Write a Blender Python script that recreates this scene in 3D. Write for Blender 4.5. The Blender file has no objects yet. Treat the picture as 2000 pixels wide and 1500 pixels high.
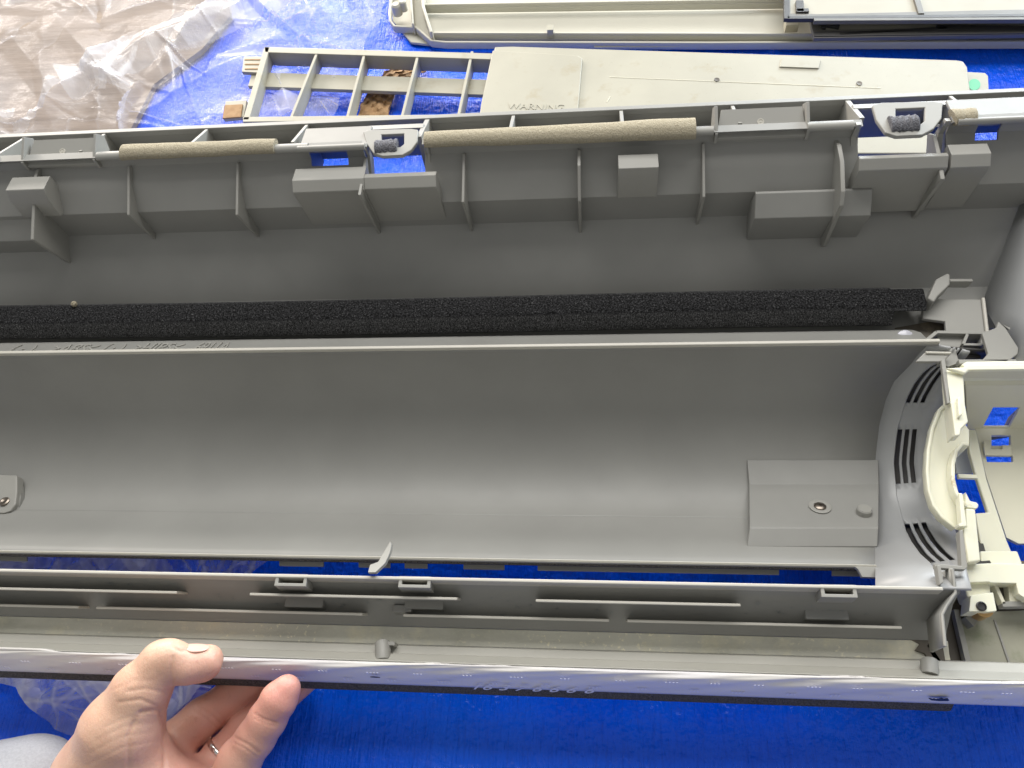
import bpy, bmesh, math, random
import numpy as np
from mathutils import Vector, Matrix
from mathutils.geometry import tessellate_polygon

random.seed(7); RNG = np.random.default_rng(11)
scene = bpy.context.scene
COL = scene.collection

# ------------------------------------------------------------------ camera
H = 0.48                                   # camera height above the casing's datum
NAD = np.array([1165., 1585.]); VPX = np.array([-13090., 857.]); CEN = np.array([1000., 750.])
F = math.sqrt(-((NAD-CEN) @ (VPX-CEN)))
def _n(v): return v/np.linalg.norm(v)
_down = _n(np.array([NAD[0]-CEN[0], -(NAD[1]-CEN[1]), -F]))
AX = _n(-np.array([VPX[0]-CEN[0], -(VPX[1]-CEN[1]), -F]))
AZ = -_down
AY = np.cross(AZ, AX)
cam_d = bpy.data.cameras.new("camera"); cam = bpy.data.objects.new("camera", cam_d); COL.objects.link(cam)
cam_d.sensor_width = 36; cam_d.lens = 36*F/2000; cam_d.clip_start = .01; cam_d.clip_end = 50
M = Matrix(((AX[0], AX[1], AX[2], 0), (AY[0], AY[1], AY[2], 0), (AZ[0], AZ[1], AZ[2], H), (0, 0, 0, 1)))
cam.matrix_world = M
scene.camera = cam

# ------------------------------------------------------------------ light
w = bpy.data.worlds.new("World"); scene.world = w; w.use_nodes = True
bg = w.node_tree.nodes["Background"]; bg.inputs[0].default_value = (.98, .98, .96, 1); bg.inputs[1].default_value = .33
def area(name, loc, target, sx, sy, power, col):
    d = bpy.data.lights.new(name, 'AREA'); d.shape = 'RECTANGLE'; d.size = sx; d.size_y = sy; d.energy = power; d.color = col
    o = bpy.data.objects.new(name, d); COL.objects.link(o); o.location = loc
    o.rotation_euler = (Vector(target)-Vector(loc)).to_track_quat('-Z', 'Y').to_euler(); return o
area("window_light_cool", (1.7, 3.0, .85), (0, .2, 0), 2.0, .8, 112, (.84, .93, 1.))
area("window_light_warm", (-1.8, 3.0, .85), (0, .2, 0), 2.0, .8, 112, (1., .91, .82))
area("overhead_fill", (0, 1.5, 1.8), (0, .2, 0), 2.2, 1.1, 44, (1., .98, .95))  # added fill from above to brighten the gutter, not a known lamp
scene.view_settings.view_transform = 'Standard'; scene.view_settings.look = 'None'
scene.view_settings.exposure = .28; scene.view_settings.gamma = 1
scene.render.engine = 'CYCLES'
scene.cycles.max_bounces = 8; scene.cycles.transparent_max_bounces = 16

# ------------------------------------------------------------------ picture <-> place
def ray(px, py):
    d = np.array([(px-1000)/F, -(py-750)/F, -1.])
    return np.array([AX @ d, AY @ d, AZ @ d])
def P(px, py, z):
    d = ray(px, py); t = (z-H)/d[2]; return Vector((d[0]*t, d[1]*t, z))
def proj(p):
    c = AX*p[0]+AY*p[1]+AZ*(p[2]-H); return 1000+F*c[0]/-c[2], 750-F*c[1]/-c[2]
def depth(p): return -(AX[2]*p[0]+AY[2]*p[1]+AZ[2]*(p[2]-H))
def V(py, z, px=1165): return P(px, py, z).y
def U(px, v, z):
    k = (px-1000)/F
    return -((AY[0]+k*AY[2])*v+(AZ[0]+k*AZ[2])*(z-H))/(AX[0]+k*AX[2])
TZ = -0.03                                  # tarp level

# ------------------------------------------------------------------ materials
MATS = {}
def nt(name):
    m = bpy.data.materials.new(name); m.use_nodes = True; t = m.node_tree
    return m, t, t.nodes["Principled BSDF"]
def node(t, kind, **kw):
    n = t.nodes.new(kind)
    for k, v in kw.items():
        if k in n.inputs: n.inputs[k].default_value = v
        else: setattr(n, k, v)
    return n
def coords(t, scale=(1, 1, 1)):
    g = t.nodes.new('ShaderNodeNewGeometry'); mp = node(t, 'ShaderNodeMapping'); mp.inputs['Scale'].default_value = scale
    t.links.new(g.outputs['Position'], mp.inputs['Vector']); return mp.outputs[0]
def noise(t, vec, scale, detail=4, rough=.55):
    n = node(t, 'ShaderNodeTexNoise'); n.inputs['Scale'].default_value = scale; n.inputs['Detail'].default_value = detail
    n.inputs['Roughness'].default_value = rough; t.links.new(vec, n.inputs['Vector']); return n.outputs['Fac']
def ramp(t, fac, stops):
    r = t.nodes.new('ShaderNodeValToRGB'); e = r.color_ramp.elements
    e[0].position, e[0].color = stops[0][0], (*stops[0][1], 1); e[1].position, e[1].color = stops[-1][0], (*stops[-1][1], 1)
    for p, c in stops[1:-1]:
        x = e.new(p); x.color = (*c, 1)
    t.links.new(fac, r.inputs[0]); return r.outputs[0]
def mul(c, k): return tuple(min(1, x*k) for x in c)
def mix(t, fac, a, b):
    n = t.nodes.new('ShaderNodeMix'); n.data_type = 'RGBA'
    if isinstance(fac, float): n.inputs[0].default_value = fac
    else: t.links.new(fac, n.inputs[0])
    for i, x in ((6, a), (7, b)):
        if isinstance(x, tuple): n.inputs[i].default_value = (*x, 1)
        else: t.links.new(x, n.inputs[i])
    return n.outputs[2]
def bump(t, b, h, strength, dist):
    n = t.nodes.new('ShaderNodeBump'); n.inputs['Strength'].default_value = strength; n.inputs['Distance'].default_value = dist
    t.links.new(h, n.inputs['Height'])
    if b.inputs['Normal'].links: t.links.new(b.inputs['Normal'].links[0].from_socket, n.inputs['Normal'])
    t.links.new(n.outputs[0], b.inputs['Normal'])
def mapr(t, v, a, b, c=0., d=1.):
    n = t.nodes.new('ShaderNodeMapRange'); n.inputs[1].default_value = a; n.inputs[2].default_value = b
    n.inputs[3].default_value = c; n.inputs[4].default_value = d; t.links.new(v, n.inputs[0]); return n.outputs[0]

def plastic(name, col, rough=.42, var=.10, speck=0., dirt=None, dirt_amt=.0, spec=.5, grain=.00005, trans=0):
    m, t, b = nt(name); c = coords(t)
    base = ramp(t, noise(t, c, 14, 5), [(.3, mul(col, 1-var)), (.7, mul(col, 1+var))])
    if dirt:
        d = mapr(t, noise(t, c, 38, 6, .65), .62-dirt_amt*.3, .75, 0, .85)
        base = mix(t, d, base, dirt)
    if speck:
        s = mapr(t, noise(t, c, 900, 2, .5), .72, .78, 0, speck)
        base = mix(t, s, base, mul(col, .35))
    t.links.new(base, b.inputs['Base Color'])
    t.links.new(mapr(t, noise(t, c, 60, 4), .3, .7, rough-.025, rough+.03), b.inputs['Roughness'])
    b.inputs['Specular IOR Level'].default_value = spec
    bump(t, b, noise(t, c, 1600, 2), .25, grain)
    if trans:
        b.inputs['Subsurface Weight'].default_value = trans; b.inputs['Subsurface Radius'].default_value = (1, .9, .6); b.inputs['Subsurface Scale'].default_value = .004
    MATS[name] = m; return m

G = plastic("grey_plastic", (.262, .260, .243), .50, .07)
FL = plastic("flange_grey_plastic", (.36, .365, .365), .36, .06)
ST = plastic("lit_step_plastic", (.43, .42, .375), .5, .07)  # paler than the casing grey, standing in for light on the step
GE = plastic("grey_plastic_light", (.30, .295, .27), .48, .06)
GW = plastic("worn_pale_plastic", (.52, .50, .44), .45, .05)
GD = plastic("recess_shade_plastic", (.055, .052, .048), .5, .2)  # near-black colour stands in for shade inside slots, groove and recess
CR = plastic("cream_plastic", (.80, .79, .64), .33, .04, dirt=(.42, .30, .12), dirt_amt=-.15, trans=.25)
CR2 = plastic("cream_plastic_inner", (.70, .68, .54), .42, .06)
OW = plastic("aged_offwhite_plastic", (.36, .345, .275), .5, .07, speck=.9, dirt=(.30, .26, .17), dirt_amt=.18)
WH = plastic("white_panel_plastic", (.50, .485, .41), .48, .04, speck=.6)
BK = plastic("black_frame_plastic", (.035, .034, .033), .5, .3)
LM = plastic("lit_lime_dust_plastic", (.56, .55, .47), .6, .12, dirt=(.74, .69, .50), dirt_amt=.32)  # lime dust, its pale base also lifted in place of light on the gutter
GRM = plastic("grimy_floor_plastic", (.33, .325, .255), .6, .25, dirt=(.16, .19, .10), dirt_amt=.25)
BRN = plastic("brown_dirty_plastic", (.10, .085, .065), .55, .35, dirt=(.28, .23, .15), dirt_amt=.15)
BRS = plastic("brass_insert", (.62, .40, .18), .3, .1); BRS.node_tree.nodes["Principled BSDF"].inputs['Metallic'].default_value = .8
SCR = plastic("screw_steel", (.22, .19, .16), .35, .2); SCR.node_tree.nodes["Principled BSDF"].inputs['Metallic'].default_value = 1.
GRN = plastic("green_sticker", (.06, .42, .20), .5, .05)

def fibre(name, lo, hi, scale, dist, rough=.9, streak=None):
    m, t, b = nt(name); c = coords(t, streak or (1, 1, 1))
    n1 = noise(t, c, scale, 5, .7)
    t.links.new(ramp(t, n1, [(.38, lo), (.72, hi)]), b.inputs['Base Color']); b.inputs['Roughness'].default_value = rough
    b.inputs['Specular IOR Level'].default_value = .25
    bump(t, b, n1, 1., dist); bump(t, b, noise(t, c, scale*.25, 3), .6, dist*1.5)
    return m
FOAM0 = fibre("black_foam", (.003, .003, .0034), (.10, .10, .105), 850, .0016)
def foam_mat():
    m, t, b = nt("black_foam_dusty_lit"); c = coords(t); n1 = noise(t, c, 900, 4, .7); n2 = noise(t, coords(t, (1, .65, .65)), 1500, 4, .7)
    dark = ramp(t, n1, [(.42, (.003, .003, .003)), (.60, (.05, .05, .053)), (.72, (.20, .20, .20))])
    dust_lit = ramp(t, n2, [(.38, (.006, .006, .006)), (.58, (.10, .10, .102)), (.72, (.34, .34, .34))])
    sp = t.nodes.new('ShaderNodeSeparateXYZ'); t.links.new(c, sp.inputs[0])
    side = mapr(t, sp.outputs['Z'], .0436, .0420, 0, 1)  # lower face painted paler for the light it catches, along with dust
    t.links.new(mix(t, side, dark, dust_lit), b.inputs['Base Color']); b.inputs['Roughness'].default_value = .95; b.inputs['Specular IOR Level'].default_value = .2
    bump(t, b, n1, 1., .0018); bump(t, b, n2, .6, .001); return m
FOAM = foam_mat()
GFOAM = fibre("charcoal_foam", (.045, .042, .04), (.19, .18, .17), 1200, .0008)
FELT = fibre("beige_felt", (.33, .29, .205), (.50, .45, .34), 1300, .0008)
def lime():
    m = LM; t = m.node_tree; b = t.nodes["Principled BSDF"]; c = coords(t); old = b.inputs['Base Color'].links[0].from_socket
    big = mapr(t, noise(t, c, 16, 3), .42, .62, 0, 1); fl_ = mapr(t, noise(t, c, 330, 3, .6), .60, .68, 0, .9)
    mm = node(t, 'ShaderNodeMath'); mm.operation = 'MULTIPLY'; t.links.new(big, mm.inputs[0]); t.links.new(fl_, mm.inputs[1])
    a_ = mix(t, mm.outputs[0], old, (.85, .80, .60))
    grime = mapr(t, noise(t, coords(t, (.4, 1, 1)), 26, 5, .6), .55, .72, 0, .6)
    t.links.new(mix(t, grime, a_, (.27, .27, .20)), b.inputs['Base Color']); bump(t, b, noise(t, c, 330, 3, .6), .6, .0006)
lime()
FUZZ = fibre("grey_fuzz", (.07, .07, .08), (.36, .36, .39), 1500, .0010, streak=(.6, 1, 1))
PAPER = fibre("brown_paper", (.33, .20, .10), (.47, .31, .17), 90, .0006, .75)

def tarp_mat():
    m, t, b = nt("blue_tarp_weave"); c = coords(t)
    col = ramp(t, noise(t, c, 7, 4), [(.3, (.000, .085, .88)), (.7, (.0, .135, 1.0))])
    streak = noise(t, coords(t, (1, .10, 1)), 420, 4, .7)
    col = mix(t, mapr(t, streak, .5, .75, 0, .35), col, (.0, .035, .48))
    t.links.new(col, b.inputs['Base Color'])
    b.inputs['Specular IOR Level'].default_value = .33
    t.links.new(mapr(t, noise(t, c, 25, 3), .35, .65, .10, .34), b.inputs['Roughness'])
    bump(t, b, streak, .9, .0016)
    bump(t, b, noise(t, coords(t, (.35, 1, 1)), 700, 3, .6), .35, .0005)
    bump(t, b, noise(t, c, 60, 3, .6), .6, .005); bump(t, b, noise(t, c, 210, 3, .6), .5, .0014)
    wv = node(t, 'ShaderNodeTexWave'); wv.inputs['Scale'].default_value = 130; wv.bands_direction = 'X'; t.links.new(c, wv.inputs['Vector'])
    bump(t, b, wv.outputs['Fac'], .25, .0003)
    return m
TARP = tarp_mat()

def film_mat(name, lo, hi, scale, tint=(.86, .86, .90)):
    m, t, b = nt(name); c = coords(t)
    out = t.nodes["Material Output"]
    b.inputs['Base Color'].default_value = (*tint, 1); b.inputs['Roughness'].default_value = .17; b.inputs['Specular IOR Level'].default_value = .5
    bump(t, b, noise(t, c, 70, 5, .65), .5, .003); bump(t, b, noise(t, c, 300, 3, .6), .3, .0006)
    tr = t.nodes.new('ShaderNodeBsdfTransparent'); tr.inputs[0].default_value = (.97, .97, .98, 1)
    mx = t.nodes.new('ShaderNodeMixShader')
    at = node(t, 'ShaderNodeAttribute'); at.attribute_name = 'thick'
    n = mapr(t, noise(t, c, scale, 3), .35, .65, lo, hi)
    ad = node(t, 'ShaderNodeMath'); ad.operation = 'ADD'; ad.use_clamp = True
    t.links.new(n, ad.inputs[0]); t.links.new(at.outputs['Fac'], ad.inputs[1])
    t.links.new(ad.outputs[0], mx.inputs[0]); t.links.new(tr.outputs[0], mx.inputs[1]); t.links.new(b.outputs[0], mx.inputs[2])
    t.links.new(mx.outputs[0], out.inputs[0]); return m
FILM = film_mat("clear_film", .07, .24, 6)

def tape_mat():
    m, t, b = nt("pearly_tape"); c = coords(t)
    col = ramp(t, noise(t, c, 9, 3), [(.35, (.86, .83, .76)), (.65, (.78, .76, .78))])
    t.links.new(col, b.inputs['Base Color']); b.inputs['Metallic'].default_value = .0
    b.inputs['Roughness'].default_value = .5; b.inputs['Coat Weight'].default_value = .14; b.inputs['Coat Roughness'].default_value = .18
    bump(t, b, noise(t, coords(t, (.2, 1, 1)), 60, 4, .6), .45, .0015); return m
TAPE = tape_mat()
def simple(name, col, rough=.5, metal=0., **kw):
    m, t, b = nt(name); b.inputs['Base Color'].default_value = (*col, 1); b.inputs['Roughness'].default_value = rough; b.inputs['Metallic'].default_value = metal
    for k, v in kw.items(): b.inputs[k].default_value = v
    return m
INK = simple("dark_ink", (.02, .02, .022), .4)
WPRINT = simple("white_print", (.8, .8, .85), .4)
WATER = simple("water", (.9, .95, 1.), .02, **{'Transmission Weight': 1., 'IOR': 1.33})
MESHM = plastic("filter_mesh_cream", (.38, .36, .29), .6, .06)
SMOKE = plastic("smoked_frame_edge", (.13, .125, .11), .5, .2)

# ------------------------------------------------------------------ builders
def finish(o, bevel=0., seg=2, smooth=30):
    me = o.data
    me.shade_smooth(); me.set_sharp_from_angle(angle=math.radians(smooth))
    if bevel:
        m = o.modifiers.new("bevel", 'BEVEL'); m.width = bevel; m.segments = seg; m.limit_method = 'ANGLE'; m.angle_limit = math.radians(25); m.harden_normals = True
    return o
def link(name, me, mat, parent=None, label=None, bevel=0., seg=2, smooth=30):
    o = bpy.data.objects.new(name, me); COL.objects.link(o)
    if mat: me.materials.append(mat)
    if parent is not None: o.parent = parent
    if label: o['label'] = label
    return finish(o, bevel, seg, smooth)
def mesh(verts, faces, name="m"):
    me = bpy.data.meshes.new(name); me.from_pydata([tuple(v) for v in verts], [], faces); me.validate(); me.update(); return me
def fixn(me):
    bm = bmesh.new(); bm.from_mesh(me); bmesh.ops.recalc_face_normals(bm, faces=bm.faces); bm.to_mesh(me); bm.free(); return me
def empty(name, loc, label, cat, group=None):
    o = bpy.data.objects.new(name, None); COL.objects.link(o); o.location = loc; o.empty_display_size = .02
    o['label'] = label; o['category'] = cat
    if group: o['group'] = group
    bpy.context.view_layer.update(); return o
def tag(o, label=None, cat=None, group=None, kind=None):
    if label: o['label'] = label
    if cat: o['category'] = cat
    if group: o['group'] = group
    if kind: o['kind'] = kind
    return o
# polygons with holes, each vertex 3D, extruded by vector
def slab(name, loops, ext, mat, parent=None, label=None, bevel=.0004):
    """loops: [outer, hole...] of Vectors; ext: Vector offset for the second side"""
    pts = [p for l in loops for p in l]; n = len(pts)
    tris = tessellate_polygon([[Vector(p) for p in l] for l in loops])
    ext = Vector(ext)
    verts = [Vector(p) for p in pts]+[Vector(p)+ext for p in pts]
    faces = [list(t) for t in tris]+[[i+n for i in reversed(t)] for t in tris]
    k = 0
    for l in loops:
        for i in range(len(l)):
            a, b = k+i, k+(i+1) % len(l); faces.append([a, b, b+n, a+n])
        k += len(l)
    return link(name, fixn(mesh(verts, faces)), mat, parent, label, bevel)
def flat(name, pts, z, th, mat, parent=None, holes=(), label=None, bevel=.0004):
    """plate outlined by picture points lying at height z, th thick downwards"""
    loops = [[P(x, y, z) for x, y in pts]]+[[P(x, y, z) for x, y in h] for h in holes]
    return slab(name, loops, (0, 0, -th), mat, parent, label, bevel)
def rib(name, prof, u, th, mat, parent=None, label=None, bevel=.0003):
    """profile in (v, w), plate th thick along the casing at u"""
    return slab(name, [[Vector((u-th/2, v, z)) for v, z in prof]], (th, 0, 0), mat, parent, label, bevel)
def prism(name, prof, u0, u1, mat, parent=None, label=None, bevel=.0004):
    return slab(name, [[Vector((u0, v, z)) for v, z in prof]], (u1-u0, 0, 0), mat, parent, label, bevel)
def gridshell(name, us, prof, mat, parent=None, skip=(), th=.0022, label=None, bevel=.0004, offset=-1):
    """sheet over u stations and a (v,w) profile; skip = set of (iu, ip) cells left open"""
    nu, npf = len(us), len(prof)
    verts = [(u, v, z) for u in us for v, z in prof]
    faces = []
    for i in range(nu-1):
        for j in range(npf-1):
            if (i, j) in skip: continue
            faces.append([i*npf+j, i*npf+j+1, (i+1)*npf+j+1, (i+1)*npf+j])
    me = mesh(verts, faces)
    o = link(name, me, mat, parent, label)
    if me.polygons and me.polygons[len(me.polygons)//2].normal.z < 0: me.flip_normals()
    s = o.modifiers.new("solid", 'SOLIDIFY'); s.thickness = th; s.offset = offset
    if bevel:
        b = o.modifiers.new("bevel", 'BEVEL'); b.width = bevel; b.segments = 2; b.limit_method = 'ANGLE'; b.angle_limit = math.radians(35); b.harden_normals = True
    return o
def box(name, c, s, mat, parent=None, label=None, bevel=.0004, rot=None):
    vs = [Vector((x*s[0]/2, y*s[1]/2, z*s[2]/2)) for x in (-1, 1) for y in (-1, 1) for z in (-1, 1)]
    if rot is not None: vs = [rot @ v for v in vs]
    vs = [v+Vector(c) for v in vs]
    fs = [[0, 1, 3, 2], [4, 6, 7, 5], [0, 4, 5, 1], [2, 3, 7, 6], [0, 2, 6, 4], [1, 5, 7, 3]]
    return link(name, fixn(mesh(vs, fs)), mat, parent, label, bevel)
def bar(name, a, b, wd, ht, mat, parent=None, label=None, bevel=.0003, up=Vector((0, 0, 1))):
    a, b = Vector(a), Vector(b); d = (b-a); L = d.length; d.normalize(); s = up.cross(d).normalized(); n = d.cross(s)
    rot = Matrix((d, s, n)).transposed()
    return box(name, (a+b)/2-n*ht/2, (L, wd, ht), mat, parent, label, bevel, rot)
def tube(name, pts, r, mat, parent=None, seg=10, label=None, jitter=0., flatten=1.):
    pts = [Vector(p) for p in pts]; vs = []; fs = []
    rs = r if isinstance(r, (list, tuple)) else [r]*len(pts)
    for i, p in enumerate(pts):
        d = (pts[min(i+1, len(pts)-1)]-pts[max(i-1, 0)]).normalized()
        s = d.cross(Vector((0, 0, 1))); s = s.normalized() if s.length > 1e-4 else Vector((1, 0, 0)); n = s.cross(d)
        for k in range(seg):
            a = 2*math.pi*k/seg; rr = rs[i]*(1+random.uniform(-jitter, jitter))
            vs.append(p+s*math.cos(a)*rr+n*math.sin(a)*rr*flatten)
    for i in range(len(pts)-1):
        for k in range(seg):
            fs.append([i*seg+k, i*seg+(k+1) % seg, (i+1)*seg+(k+1) % seg, (i+1)*seg+k])
    fs.append(list(range(seg))[::-1]); fs.append([len(vs)-seg+k for k in range(seg)])
    return link(name, fixn(mesh(vs, fs)), mat, parent, label, 0, smooth=50)
def lathe(name, c, axis, prof, mat, parent=None, seg=28, label=None):
    ax = Vector(axis).normalized(); q = Vector((0, 0, 1)).rotation_difference(ax); vs = []; fs = []
    for r, h in prof:
        for k in range(seg):
            a = 2*math.pi*k/seg; vs.append(Vector(c)+q @ Vector((r*math.cos(a), r*math.sin(a), h)))
    for i in range(len(prof)-1):
        for k in range(seg): fs.append([i*seg+k, i*seg+(k+1) % seg, (i+1)*seg+(k+1) % seg, (i+1)*seg+k])
    fs.append([k for k in range(seg)][::-1]); fs.append([len(vs)-seg+k for k in range(seg)])
    return link(name, fixn(mesh(vs, fs)), mat, parent, label, 0, smooth=35)
def words(name, body, loc, xdir, ydir, size, mat, parent, extrude=.0002, shear=0.):
    cu = bpy.data.curves.new(name, 'FONT'); cu.body = body; cu.size = size; cu.extrude = extrude; cu.materials.append(mat)
    tmp = bpy.data.objects.new('tmp', cu); COL.objects.link(tmp); tmp.data.shear = shear; bpy.context.view_layer.update()
    me = bpy.data.meshes.new_from_object(tmp); bpy.data.objects.remove(tmp); me.materials.clear(); me.materials.append(mat)
    o = bpy.data.objects.new(name, me); COL.objects.link(o); o.parent = parent
    x = Vector(xdir).normalized(); y = Vector(ydir); y = (y-x*y.dot(x)).normalized(); z = x.cross(y)
    m = Matrix((x, y, z)).transposed().to_4x4(); m.translation = Vector(loc); o.matrix_world = m; return o

# ------------------------------------------------------------------ ground: tarp, brown board
def tarp():
    xs = np.concatenate([np.linspace(-1.6, -.55, 40), np.linspace(-.54, .75, 330), np.linspace(.76, 1.6, 40)]); ys = np.linspace(-.45, 1.6, 330)
    X, Y = np.meshgrid(xs, ys, indexing='ij'); Z = np.full_like(X, TZ)
    for px in (64, 607, 905, 1440, 1760):                     # pressed fold lines of the tarp, run away from the camera
        a = P(px, 1480, TZ); x0 = a.x; s = math.radians(random.uniform(-2, 2)); d = X-(x0+(Y-a.y)*math.tan(s))
        Z += .0016*np.exp(-(d/.006)**2)*(1 if px != 905 else .5) - .0009*np.exp(-((d-.012)/.01)**2)
    for k in range(26):
        cx, cy, a = RNG.uniform(-.8, .9), RNG.uniform(-.2, 1.2), RNG.normal(0, .35); l, wd = RNG.uniform(.08, .3), RNG.uniform(.010, .03)
        dx, dy = X-cx, Y-cy; al = dx*math.sin(a)+dy*math.cos(a); pe = dx*math.cos(a)-dy*math.sin(a)
        Z += RNG.uniform(-.0012, .0016)*np.exp(-(al/l)**2-(pe/wd)**2)
    n, m = X.shape
    verts = np.stack([X, Y, Z], -1).reshape(-1, 3)
    i = np.arange(n-1)[:, None]*m+np.arange(m-1)[None]; f = np.stack([i, i+m, i+m+1, i+1], -1).reshape(-1, 4)
    me = bpy.data.meshes.new("tarp"); me.from_pydata(verts.tolist(), [], f.tolist()); me.update()
    o = link("ground_tarp", me, TARP); tag(o, kind='structure', label='bright blue woven tarpaulin spread over the ground under everything')
tarp()
BOARD = fibre("brown_board", (.17, .125, .09), (.30, .235, .18), 30, .0008, .6, streak=(.15, 1.6, 1))
o = flat("brown_board", [(-420, -420), (455, -420), (450, 30), (395, 95), (300, 165), (215, 330), (-420, 420)], TZ+.009, .006, BOARD)
tag(o, 'brown wooden board lying under the clear plastic sheet at upper left', 'board')

# ------------------------------------------------------------------ crumpled clear film
def film(name, rows, z0, amp, label, seed, nfold=150, cols=230, nrow=170, group=None):
    """rows: list of (py, px_left, px_right) at tarp level"""
    r = np.random.default_rng(seed)
    pys = np.linspace(rows[0][0], rows[-1][0], nrow)
    R = np.array(rows, float)
    L = np.interp(pys, R[:, 0], R[:, 1]); Rr = np.interp(pys, R[:, 0], R[:, 2])
    base = np.zeros((nrow, cols, 3))
    for i, py in enumerate(pys):
        j = 4*np.sin(py*.11+seed)+3*np.sin(py*.043)+r.normal(0, .8)
        for k, t in enumerate(np.linspace(0, 1, cols)):
            px = L[i]+(Rr[i]-L[i])*t+j*t
            p = P(px, py, z0); base[i, k] = (p.x, p.y, p.z)
    X, Y = base[..., 0], base[..., 1]; Z = np.zeros_like(X); T = np.zeros_like(X)
    x0, x1, y0, y1 = X.min(), X.max(), Y.min(), Y.max()
    for k in range(nfold):
        big = k < nfold*.22
        cx, cy = r.uniform(x0, x1), r.uniform(y0, y1); a = r.uniform(0, math.pi)
        l = r.uniform(.05, .16) if big else r.uniform(.010, .07); wd = l*r.uniform(.04, .22)
        h = r.uniform(.25, 1.)*amp*(.8 if big else .0)+(0 if big else wd*r.uniform(.3, .9))*(1 if r.random() > .35 else -1)
        dx, dy = X-cx, Y-cy; al = dx*math.cos(a)+dy*math.sin(a); pe = -dx*math.sin(a)+dy*math.cos(a)
        skew = r.uniform(.5, 1.8); pp = np.where(pe > 0, pe/wd, -pe/(wd*skew))
        Z += h*np.clip(1-pp, 0, 1)*np.clip(1-np.abs(al)/l, 0, 1)**.7
        T += r.uniform(.02, .26)*np.exp(-(pe/.0011)**2)*np.clip(1.1-np.abs(al)/l, 0, 1)*(1 if not big else .6)
        if k % 6 == 0:                                        # doubled layers look whiter
            s = (dx*math.cos(a)+dy*math.sin(a)); T += .16*((np.abs(pe) < wd*1.2) & (np.abs(al) < l*.9))
    edge = np.ones(cols); e = 10; edge[-e:] = np.linspace(1, .25, e)
    Z = .055*amp/.02*np.tanh(Z/(.055*amp/.02))*edge[None]
    V3 = np.stack([X, Y, z0+Z], -1).reshape(-1, 3)
    i = np.arange(nrow-1)[:, None]*cols+np.arange(cols-1)[None]; f = np.stack([i, i+1, i+cols+1, i+cols], -1).reshape(-1, 4)
    me = bpy.data.meshes.new(name); me.from_pydata(V3.tolist(), [], f.tolist()); me.update()
    at = me.attributes.new('thick', 'FLOAT', 'POINT'); at.data.foreach_set('value', np.clip(T, 0, .5).reshape(-1).astype(np.float32))
    o = bpy.data.objects.new(name, me); COL.objects.link(o); me.materials.append(FILM); me.shade_smooth(); me.set_sharp_from_angle(angle=math.radians(18))
    return tag(o, label, 'plastic sheet')
film("plastic_sheet", [(-260, -500, 800), (0, -420, 756), (40, -400, 738), (90, -400, 712), (130, -400, 692), (180, -400, 668), (240, -400, 645), (330, -400, 560), (430, -400, 500)],
     TZ+.011, .020, 'large crumpled clear plastic sheet heaped above the casing at upper left', 3, 720, 420, 320)
film("plastic_sheet", [(985, -300, 640), (1120, -280, 500), (1200, -260, 480), (1320, -60, 440), (1345, 45, 415), (1385, 72, 370), (1425, 108, 330), (1442, 150, 250)],
     TZ+.002, .0045, 'smaller clear plastic sheet sticking out beneath the casing behind the thumb', 8, 320, 260, 180)

# ------------------------------------------------------------------ the casing
A = empty("air_conditioner_casing", (0, .25, -.01), 'long grey plastic air conditioner casing with half-round trough, tilted up by a hand', 'appliance casing')
def part(fn, *a, **k):
    k['parent'] = k.get('parent', A); o = fn(*a, **k)
    par = k['parent']
    o.matrix_parent_inverse = par.matrix_world.inverted() if par is not None else Matrix()
    return o
U0, U1 = -.62, .52
rim_v, rim_w = V(217, .097), .097
pa = (V(251, .108), .108); pb = (V(255, .112), .112); pc = (V(268, .112), .112); pc2 = (V(272, .108), .108); pd = (V(288, .1015), .1015)
pe_ = (V(385, .080), .080); pf = (V(430, .055), .055); pg = (V(575, .020), .020); ph = (V(652, .026), .026)
pi_ = (V(662, .034), .034)
# back shell: from the far rim round to the trough lip; stations where the openings are
def us_at(pxs, v, w): return [U(x, v, w) for x in pxs]
stations = sorted(set([U0]+us_at([608, 680, 713, 830, 1676, 1848, 1905, 1950], *pd)+[.60]))
prof_back = [(rim_v, rim_w), (rim_v, .062), (V(251, .062)-.006, .058), (pb[0]+.001, .104), pb, pc, pc2, pd,
             (V(303, .0985), .0985), (V(322, .0955), .0955), (V(341, .091), .091), pe_, pf, (V(470, .047), .047), pg, ph]
# (cells: index of profile segment) openings cut between the rail and the wall
skip = set(); st = stations
def cell(px0, px1, segs):
    a, b = U(px0, *pd), U(px1, *pd)
    for i in range(len(st)-1):
        m = (st[i]+st[i+1])/2
        if a < m < b:
            for s in segs: skip.add((i, s))
cell(608, 680, [6, 7]); cell(713, 830, [1, 2, 3, 4, 5, 6, 7, 8, 9]); cell(1676, 1848, [1, 2, 3, 4, 5, 6, 7, 8, 9]); cell(1905, 1950, [6, 7])
part(gridshell, "back_shell", st, prof_back, G, skip=skip, th=.002)
part(prism, "rim_flange", [(rim_v-.001, rim_w+.0012), (rim_v+.0035, rim_w+.0006), (rim_v+.0035, rim_w-.004), (rim_v-.001, rim_w-.004)], U0, .60, G, bevel=.0006)
# dividers between rim and rail
for px in (-180, 50, 205, 405, 600, 835, 1003, 1213, 1430, 1655, 1855, 2060):
    u = U(px, rim_v, rim_w)
    part(rib, "divider", [(rim_v, rim_w), (pb[0]+.002, pb[1]-.0005), (pb[0]+.003, .06), (rim_v, .06)], u, .0024 if px not in (1655, 835) else .0034, GE)
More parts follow.
